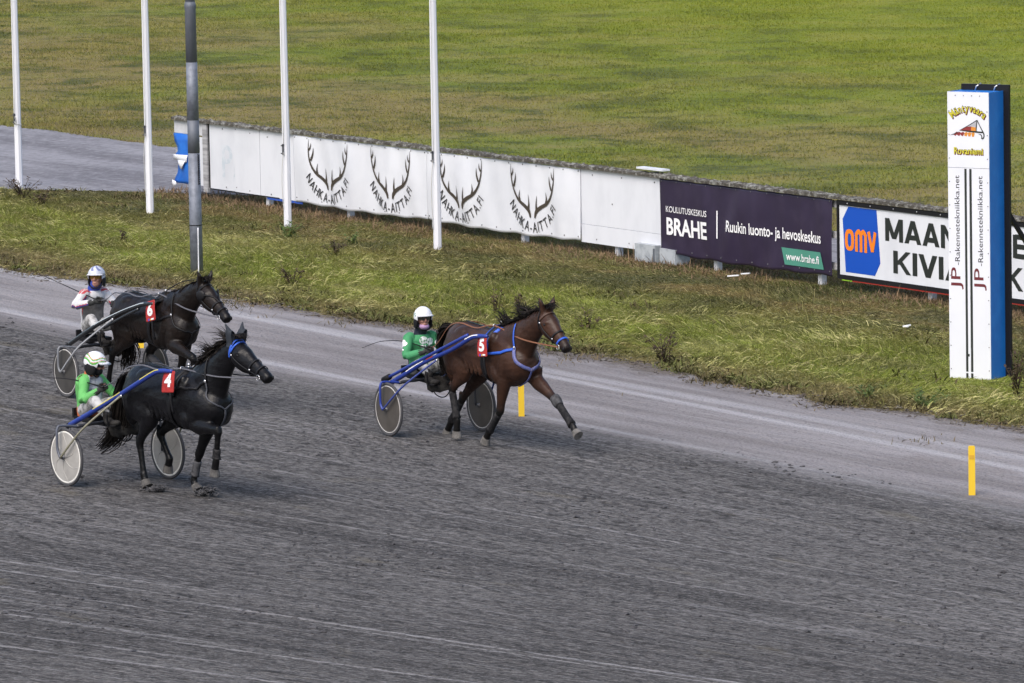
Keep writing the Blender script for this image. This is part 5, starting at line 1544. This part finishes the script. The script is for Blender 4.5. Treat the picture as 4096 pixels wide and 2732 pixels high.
    mb.tube([hv(.01, -.100, -.08), hv(.05, -.055, -.128), hv(.055, 0, -.136), hv(.05, .055, -.128), hv(.01, .100, -.08)], .009, 6, sub=4)
    mb.build('ear_padding', MATS['black_rubber'], he, base)
    # goggles
    vs = []
    for a in np.linspace(-1.05, 1.05, 13):
        for dz in (.042, -.002):
            vs.append(hv(.002 + math.cos(a) * .106, math.sin(a) * .090, dz + .004 - (.010 * (1 - abs(math.sin(a * 1.5))) if dz < 0 else 0)))
    B(MB().add(vs, [(2 * i, 2 * i + 1, 2 * i + 3, 2 * i + 2) for i in range(12)]), 'goggles', D['goggles'])
    # prints on the jersey
    for (uv, f_, org, ud, vd, m_, nm) in D.get('prints', []):
        org, ud, vd = np.array(org), np.array(ud, float), np.array(vd, float)
        ud /= np.linalg.norm(ud); vd = vd - ud * (vd @ ud); vd /= np.linalg.norm(vd); nd = np.cross(ud, vd)
        pts = []; ok = True
        for p in uv:
            w0 = org + ud * p[0] + vd * p[1] + nd * .35
            h_, n2, _, _ = bv.ray_cast(Vector(w0), Vector(-nd), .8)
            if h_ is None: l_, n2, _, _ = bv.find_nearest(Vector(org + ud * p[0] + vd * p[1])); h_ = l_
            pts.append(np.array(h_) + np.array(n2) * .005)
        B(MB().add(pts, f_), nm, m_)
    return o
def whip(T, base, tip, bend, lab):
    base, tip = np.array(base, float), np.array(tip, float)
    o = T.root('whip', base); tag(o, lab, 'whip', 'driving whips')
    m1 = base + (tip - base) * .35 + np.array((0, 0, bend)); m2 = base + (tip - base) * .7 + np.array((0, 0, bend))
    MB().tube([base, m1, m2, tip], [.0085, .0065, .005, .0035], 6, sub=6).build('lash_rod', M_black, o, base)
    h = base + (m1 - base) * .14
    MB().tube([base - (m1 - base) * .16, h], .013, 8).build('grip', M_blackgloss, o, base)
    return o
def discs(cs, n=14, rings=3):
    V, F = [], []
    for (cx, cy, rx, ry) in cs:
        b = len(V); V.append((cx, cy))
        for q in range(1, rings + 1):
            for i in range(n): V.append((cx + rx * q / rings * math.cos(6.2832 * i / n), cy + ry * q / rings * math.sin(6.2832 * i / n)))
        F += [(b, b + 1 + i, b + 1 + (i + 1) % n) for i in range(n)]
        F += [(b + 1 + (q - 1) * n + i, b + 1 + q * n + i, b + 1 + q * n + (i + 1) % n, b + 1 + (q - 1) * n + (i + 1) % n) for q in range(1, rings) for i in range(n)]
    return V, F

M_skin = mat('skin', (.42, .22, .16), .55, (.34, .16, .12), 14)
mat('muddy_black', (.014, .013, .013), .85, (.040, .038, .036), 9, spec=.15)
M_mudboot = mat('mud_boot', (.013, .013, .015), .8, (.034, .033, .034), 16, spec=.15)
M_greyboot = mat('grey_boot', (.085, .085, .092), .7, (.040, .040, .043), 14, spec=.15)
M_hoof = mat('hoof_grey', (.17, .16, .15), .7, (.09, .085, .08), 10)
M_hoofd = mat('hoof_dark', (.055, .052, .05), .75, (.11, .105, .10), 12)
M_hairb = hair_mat('black_hair', (.009, .008, .008), (.022, .018, .016))
M_glass = mat('dark_lens', (.05, .045, .04), .15)
M_amber = mat('amber_lens', (.20, .10, .015), .15)

# ---- team 5: bay horse, green driver, blue sulky
T5 = Team(.96, -.75, 0)
def flow5(p, t, p0):
    return (-.9, .12 * math.sin(p0[0] * 21), .75 + .7 * math.sin(p0[0] * 13) - 1.3 * t)
hands5 = [(-1.60, -.10, 1.13), (-1.62, .10, 1.06)]
horse(T5, dict(label='bay horse with blue harness wearing number 5', wz=1.58, cx=.68, bl=.97, poll=(1.10, 1.90), nose=(1.60, 1.46), ears=(.0, 0), seed=5,
    coat=coat('bay_coat', (.032, .0155, .0102), (.057, .0268, .0168), (.007, .0065, .0065), .38), hair=M_hairb, hoofm=M_hoof,
    legs=dict(RF=[(.27, .90), (.16, .50), (-.12, .20), (-.23, .055)], LF=[(.56, .93), (1.05, .69), (1.42, .405), (1.53, .29)], RH=[(-.66, .96), (-1.00, .66), (-.89, .28), (-.92, .045)], LH=[(-.78, .92), (-1.24, .49), (-1.53, .16), (-1.66, -.02)]),
    boots=dict(RF=(.12, .92, M_mudboot), LF=(.12, .92, M_mudboot, M_greyboot), RH=(.05, .95, M_mudboot), LH=(.10, .95, M_mudboot)),
    mane_n=340, mane_t=(-.02, .98), mane_flow=flow5, mane_l=.30, tail=[(-1.12, 0, 1.44, .02), (-1.26, .0, 1.45, .05), (-1.42, .01, 1.38, .07), (-1.50, .02, 1.22, .06), (-1.52, .04, 1.02, .055), (-1.50, .08, .80, .05)], tail_n=190,
    saddle=-.02, padm=M_bluestrap, strapm=M_bluestrap, strap2m=mat('blue_grey_strap', (.085, .105, .30), .6, (.16, .16, .30), 20), wide=True, nosem=M_bluestrap, browm=mat('brown_leather', (.075, .040, .028), .5), reinm=mat('tan_leather', (.19, .080, .040), .55),
    ring=(.54, 1.36), chest=(.70, 1.07), hands=hands5, cloth=(.085, 1.35, .215, .265, (.02, .02)), num='5', patch=True))
M_whitemud = mat('muddy_white', (.46, .46, .46), .75, (.10, .095, .09), 9, .44, .66)
sulky(T5, dict(label='blue sulky with grey disc wheels behind the bay horse', axle=-1.68, hw=.715, cross=.715, strut=(-.96, 1.075), seat=(-2.02, .78), foot=(-1.22, .76), seed=5,
    shaft=[(-2.10, .67, .41), (-1.75, .82, .40), (-1.28, 1.02, .39), (-.62, 1.245, .38), (-.18, 1.43, .37), (.0, 1.475, .36), (.20, 1.49, .34)], second=[(-2.17, .73, .425), (-1.2, 1.10, .41), (-.20, 1.475, .39)], secondcap=True, secondm=M_blue,
    shaftm=M_blue, forkm=M_blue, strutm=mat('blue_steel', (.035, .055, .22), .35), darkm=mat('dark_tube', (.035, .037, .045), .4), tyrem=mat('tyre_grey', (.055, .055, .06), .75), rimm=mat('rim_pale', (.52, .51, .50), .4),
    discm=mat('disc_brown', (.060, .054, .048), .40, (.085, .077, .069), 3), decal=[(.20, .34, M_print), (.36, .40, M_red), (.62, .84, M_print)]))
M_jg = mat('jersey_green', (.052, .275, .112), .8, (.038, .225, .09), 8, bmp=.25, bscale=14, dist=.02)
M_navy = mat('navy', (.010, .012, .030), .7)
def zone5(c, n, S, EL, hip, neck):
    z = np.zeros(len(c)); side = (np.abs(c[:, 1]) > .12) & (c[:, 0] < hip[0] - .02) & (c[:, 2] < hip[2] + .16)
    z[side] = 1
    return z
def helm5(x, y, z): return 1 if (y < -.25 and .08 < z < .42 and abs(x + .15) < .5 and (int(math.floor((x - z * 1.2) * 5)) % 2 == 0)) else 0
cv = discs([(-.05, .05, .060, .050), (.045, .03, .055, .045), (-.075, -.045, .055, .040)]); cv2 = discs([(-.035, .02, .032, .028), (.03, .022, .032, .028), (0, .048, .03, .026), (0, .0, .024, .02)])
stem = stroke([(-.03, -.01), (-.02, -.08), (-.02, -.14)], [.018, .014, .012]); stem2 = stroke([(.03, -.01), (.015, -.06), (-.015, -.11)], [.014, .012, .012]); bar5 = stroke([(-.05, -.052), (0, -.050), (.05, -.052)], [.014] * 3)
M_printg = mat('white_lattice_print', (.70, .74, .72), .7, (.08, .25, .12), 38, .52, .60)
driver(T5, dict(label='driver in green jersey and white helmet behind the bay horse', hip=(-2.02, .86), shoulder=(-2.01, 1.25), head=(-1.93, 0, 1.495), hyaw=-14, hands=hands5, elbows=[(-1.90, -.29, 1.03), (-1.88, .30, 1.02)], knees=[(-1.62, -.24, .95), (-1.58, .22, .97)], feet=[(-1.24, -.30, .75), (-1.24, .30, .75)], mudz=.88,
    jersey=[M_jg, M_navy], jersey_zone=zone5, trousers=M_whitemud, gaiter=M_navy, maskz=-.090, mask=mat('lilac_cloth', (.40, .25, .42), .8), helm=[M_white, mat('helmet_green', (.10, .26, .19), .4)], hel_zone=helm5, peakm=M_white, goggles=M_glass,
    prints=[(*cv, (-1.86, .02, 1.17), (.25, 1, 0), (0, 0, 1), M_printg, 'chest_print'), (*merge2([stem, stem2]), (-1.86, .02, 1.17), (.25, 1, 0), (0, 0, 1), M_print, 'chest_print'), (*cv2, (-1.99, -.24, 1.165), (1, .25, 0), (0, 0, 1), M_print, 'sleeve_print'), (*bar5, (-1.99, -.24, 1.165), (1, .25, 0), (0, 0, 1), M_print, 'sleeve_print'), (*cv2, (-1.93, .24, 1.16), (.3, 1, 0), (0, 0, 1), M_print, 'sleeve_print')]))
whip(T5, (-1.60, -.14, 1.15), (-3.15, -.22, 1.02), .09, 'thin black whip held by the driver in the green jersey')

# ---- team 4: black horse, lime driver
T4 = Team(3.79, -6.9, 6)
def flow4(p, t, p0):
    return (-1.0, .05, .25 + .45 * math.sin(p0[0] * 17) - .75 * t)
hands4 = [(-1.70, -.10, 1.17), (-1.70, .10, 1.12)]
M_hood = mat('hood_cloth', (.020, .026, .036), .8)
horse(T4, dict(label='black horse with ear hood wearing number 4', wz=1.535, cx=.66, bl=1.02, poll=(.94, 1.97), nose=(1.62, 1.60), ears=(-.03, 0), seed=14,
    coat=coat('black_coat', (.0040, .0040, .0052), (.0070, .0070, .0090), (.0045, .0045, .0052), .33), hair=M_hairb, hoofm=M_hoofd,
    legs=dict(RF=[(.30, .90), (.735, .875), (.675, .50), (.625, .325)], LF=[(.14, .88), (-.09, .48), (-.22, .155), (-.14, .03)], RH=[(-.64, .93), (-.90, .57), (-.83, .20), (-.77, .05)], LH=[(-.52, .93), (-.90, .65), (-.71, .37), (-.77, .20)]),
    boots=dict(LF=(.25, .80, M_greyboot), RF=(.6, .9, M_mudboot)), hood=M_hood,
    mane_n=320, mane_t=(.30, 1.0), mane_flow=flow4, mane_l=.36, tail=[(-1.22, 0, 1.36, .02), (-1.36, 0, 1.30, .05), (-1.46, .0, 1.08, .09), (-1.54, 0, .80, .11), (-1.60, -.02, .58, .10), (-1.80, -.06, .43, .08)], tail_n=240,
    saddle=-.06, padm=M_black, strapm=M_blackgloss, strap2m=mat('grey_strap', (.045, .048, .06), .5), wide=False, nosem=M_blackgloss, browm=M_bluestrap, reinm=mat('grey_rein', (.10, .10, .115), .5),
    ring=(.50, 1.44), chest=(.64, 1.10), hands=hands4, cloth=(.03, 1.41, .235, .26, (-.03, .02)), num='4', check=False))
sulky(T4, dict(label='blue sulky with white disc wheels behind the black horse', axle=-1.60, hw=.745, cross=.735, strut=(-.90, 1.16), seat=(-2.08, .78), foot=(-1.22, .80), seed=4,
    shaft=[(-2.02, .70, .41), (-1.6, .88, .40), (-1.1, 1.10, .39), (-.6, 1.33, .38), (-.25, 1.49, .37), (-.10, 1.53, .36), (.10, 1.54, .34)],
    shaftm=M_blue, forkm=mat('slate_tube', (.09, .10, .13), .4), strutm=mat('olive_tube', (.22, .21, .15), .4), darkm=MATS['dark_tube'], tyrem=MATS['tyre_grey'], rimm=mat('rim_white', (.74, .73, .69), .4),
    discm=mat('disc_white', (.32, .31, .295), .40, (.40, .39, .37), 3), rimw=.017, spokes=mat('spoke_pale', (.40, .39, .37), .4), decal=[(.22, .40, mat('yellow_stripe', (.55, .48, .12), .5)), (.55, .80, mat('yellow_stripe', (.55, .48, .12), .5))]))
M_lime = mat('jersey_lime', (.125, .43, .120), .8, (.10, .36, .095), 8, bmp=.25, bscale=14, dist=.02)
M_greyp = mat('jersey_pale', (.52, .53, .56), .8, (.28, .29, .34), 14, .48, .62)
M_orange = mat('orange_cloth', (.50, .14, .055), .8)
def zone4(c, n, S, EL, hip, neck):
    z = np.zeros(len(c))
    front = (np.abs(c[:, 1]) < .125) & (c[:, 2] > neck[2] - .36) & (c[:, 0] > neck[0] - .02)
    z[front] = 1
    z[(np.abs(c[:, 1]) < .15) & (c[:, 0] < neck[0] - .10) & (c[:, 2] < neck[2] - .1)] = 1
    z[(c[:, 2] < hip[2] + .03) & (np.abs(c[:, 1]) < .2)] = 2
    return z
def helm4(x, y, z):
    q = z + .16 * math.cos((x - .1) * 4.2) * (1 if abs(y) > .2 else .4)
    if .04 < q < .20: return 1
    if .21 < q < .27: return 2
    if .40 < q < .49: return 1
    if .50 < q < .56: return 2
    return 0
driver(T4, dict(label='driver in lime green jersey and striped white helmet behind the black horse', hip=(-2.16, .86), shoulder=(-2.12, 1.22), head=(-2.02, 0, 1.40), hyaw=34, hpitch=13, hands=hands4, twist=-.085, elbows=[(-1.92, -.27, 1.00), (-2.0, .28, 1.00)], knees=[(-1.74, -.21, 1.00), (-1.66, .21, 1.0)], feet=[(-1.26, -.30, .79), (-1.26, .30, .79)], mudz=.86,
    jersey=[M_lime, M_greyp, M_orange], jersey_zone=zone4, trousers=M_whitemud, gaiter=M_orange, mask=M_black, helm=[M_white, mat('helmet_lime', (.09, .40, .075), .35), mat('helmet_orange', (.55, .20, .10), .35)], hel_zone=helm4, peakm=M_white, peak=2, goggles=M_glass))
whip(T4, (-1.72, -.14, 1.18), (-2.75, -.26, 1.20), .03, 'thin black whip held by the driver in lime green')

# ---- team 6: dark brown horse, grey and white driver
T6 = Team(-5.1, -2.38, 1.5)
def flow6(p, t, p0):
    return (-.8, .5, .12 - .6 * t)
hands6 = [(-1.53, -.11, 1.32), (-1.55, .10, 1.25)]
horse(T6, dict(label='dark brown horse with blinkers wearing number 6', wz=1.52, cx=.74, bl=.95, poll=(1.13, 1.80), nose=(1.76, 1.38), ears=(.03, 0), seed=6,
    coat=coat('dark_brown_coat', (.0075, .0052, .0045), (.0135, .0090, .0073), (.0055, .005, .0055), .35), hair=M_hairb, hoofm=M_hoofd,
    legs=dict(RF=[(.50, .90), (1.03, .76), (1.05, .40), (1.0, .22)], LF=[(.32, .86), (.20, .52), (.06, .20), (.10, .04)], RH=[(-.66, .92), (-1.15, .61), (-1.28, .22), (-1.34, .075)], LH=[(-.46, .90), (-.66, .62), (-.24, .44), (-.30, .26)]),
    boots=dict(LH=(.08, .92, M_greyboot), LF=(.1, .9, M_mudboot)), blinkers=True,
    mane_n=240, mane_flow=flow6, mane_l=.16, tail=[(-1.12, 0, 1.34, .02), (-1.22, 0, 1.28, .04), (-1.25, .02, 1.05, .05), (-1.16, .06, .85, .07), (-1.10, .10, .62, .09), (-1.22, .12, .40, .09)], tail_n=170,
    saddle=.08, padm=M_black, strapm=M_blackgloss, strap2m=M_blackgloss, wide=False, nosem=M_blackgloss, browm=M_blackgloss, reinm=MATS['grey_rein'],
    ring=(.52, 1.30), chest=(.76, 1.06), hands=hands6, cloth=(.275, 1.35, .235, .275, (.03, .055)), num='6', patch=True, check=True))
M_steelblack = mat('black_tube', (.020, .022, .026), .22, spec=.7)
sulky(T6, dict(label='black sulky with grey disc wheels behind the dark brown horse', axle=-1.46, hw=.715, cross=.70, strut=(-.68, 1.155), seat=(-1.90, .78), foot=(-1.05, .80), seed=6,
    shaft=[(-1.92, .69, .41), (-1.5, .88, .40), (-1.05, 1.07, .39), (-.5, 1.26, .38), (-.07, 1.385, .37), (.12, 1.43, .36), (.34, 1.455, .34)], second=[(-.92, 1.02, .40), (-.45, 1.20, .39), (.0, 1.355, .38)], secondm=M_steelblack,
    shaftm=M_steelblack, forkm=mat('grey_tube', (.17, .18, .20), .35), strutm=mat('silver_tube', (.30, .31, .33), .3), darkm=M_steelblack, tyrem=MATS['tyre_grey'], rimm=MATS['rim_pale'],
    discm=mat('disc_grey', (.045, .043, .041), .42, (.066, .063, .060), 3), decal=[(.30, .85, mat('silver_stripe', (.45, .50, .53), .3))]))
M_jw = mat('jersey_white', (.60, .60, .62), .75, (.44, .44, .46), 6, .4, .7, bmp=.3, bscale=12, dist=.02)
M_jgrey = mat('jersey_muddy', (.17, .168, .165), .8, (.10, .098, .096), 8, bmp=.3, bscale=12, dist=.02)
M_jred = mat('jersey_red', (.42, .035, .045), .7)
M_jblue = mat('jersey_blue', (.03, .06, .36), .7)
def zone6(c, n, S, EL, hip, neck):
    z = np.zeros(len(c))
    low = (c[:, 0] > hip[0] - .02) & (c[:, 2] < neck[2] - .13 + .03 * np.sin(c[:, 1] * 21)) & (np.abs(c[:, 1]) < .17) & (n[:, 0] > .15)
    z[low] = 1
    for s in (-1, 1):
        d = c - S[s]
        on_top = (c[:, 2] > S[s][2] + .015) & (np.abs(c[:, 1]) > .08)
        z[on_top & (np.abs(c[:, 0] - S[s][0] - .055) < .011)] = 2
        z[on_top & (np.abs(c[:, 0] - S[s][0] - .025) < .008)] = 2
        arm = (np.abs(c[:, 1]) > .165) & (c[:, 0] > EL[s][0] - .10) & (np.sign(c[:, 1]) == s)
        under = arm & (n[:, 2] < -.25)
        z[under] = 1
        z[arm & (n[:, 2] < -.02) & (n[:, 2] > -.28)] = 2
        z[arm & (n[:, 2] <= -.28) & (n[:, 2] > -.5)] = 3
    return z
def helm6(x, y, z):
    if .02 < z < .10 and x > -.4: return 1
    if .18 < z < .24 and x > -.4: return 1
    if x < -.1 and z < .2: return 2
    if z > .55 and abs(math.sin(math.atan2(y, x) * 3 + z * 4)) > .75: return 2
    return 0
driver(T6, dict(label='driver in muddy white jersey with blue scarf behind the dark brown horse', hip=(-1.94, .95), shoulder=(-1.89, 1.385), head=(-1.80, 0, 1.605), hyaw=-46, hands=hands6, elbows=[(-1.83, -.34, 1.24), (-1.70, .33, 1.13)], knees=[(-1.66, -.18, 1.06), (-1.50, .22, 1.0)], feet=[(-1.10, -.30, .79), (-1.10, .30, .79)], mudz=.92, twist=-.03,
    jersey=[M_jw, M_jgrey, M_jred, M_jblue], jersey_zone=zone6, trousers=M_whitemud, gaiter=M_jblue, helm=[mat('helmet_silver', (.55, .58, .66), .3, (.42, .45, .53), 5), M_navy, mat('helmet_violet', (.16, .18, .34), .35)], hel_zone=helm6, peakm=M_white, goggles=M_amber))
whip(T6, (-1.55, -.14, 1.33), (-2.74, -.30, 1.58), .0, 'thin black whip raised by the driver in the muddy white jersey')

# sand kicked up by the hooves of the black horse
r = np.random.default_rng(91)
def spray(hx, hy, n, sp):
    p = T4.o + T4.rot @ Vector((hx, hy, 0))
    a = np.abs(r.normal(0, 1, n)); 
    return np.stack([p.x + a * sp[0] + r.normal(0, .03, n), p.y + r.normal(0, .06, n), p.z + np.abs(r.normal(0, .022, n)) + a * r.uniform(0, sp[1], n)], -1)
pts = np.concatenate([spray(-.68, -.15, 330, (.10, .035)), spray(-.06, .15, 380, (.13, .06))])
g = lumps('kicked_up_sand', pts, np.abs(r.normal(.009, .006, len(pts))) + .004, M_clod, 92)
tag(g, 'dark sand kicked up under the hooves of the black horse', 'sand', kind='stuff')
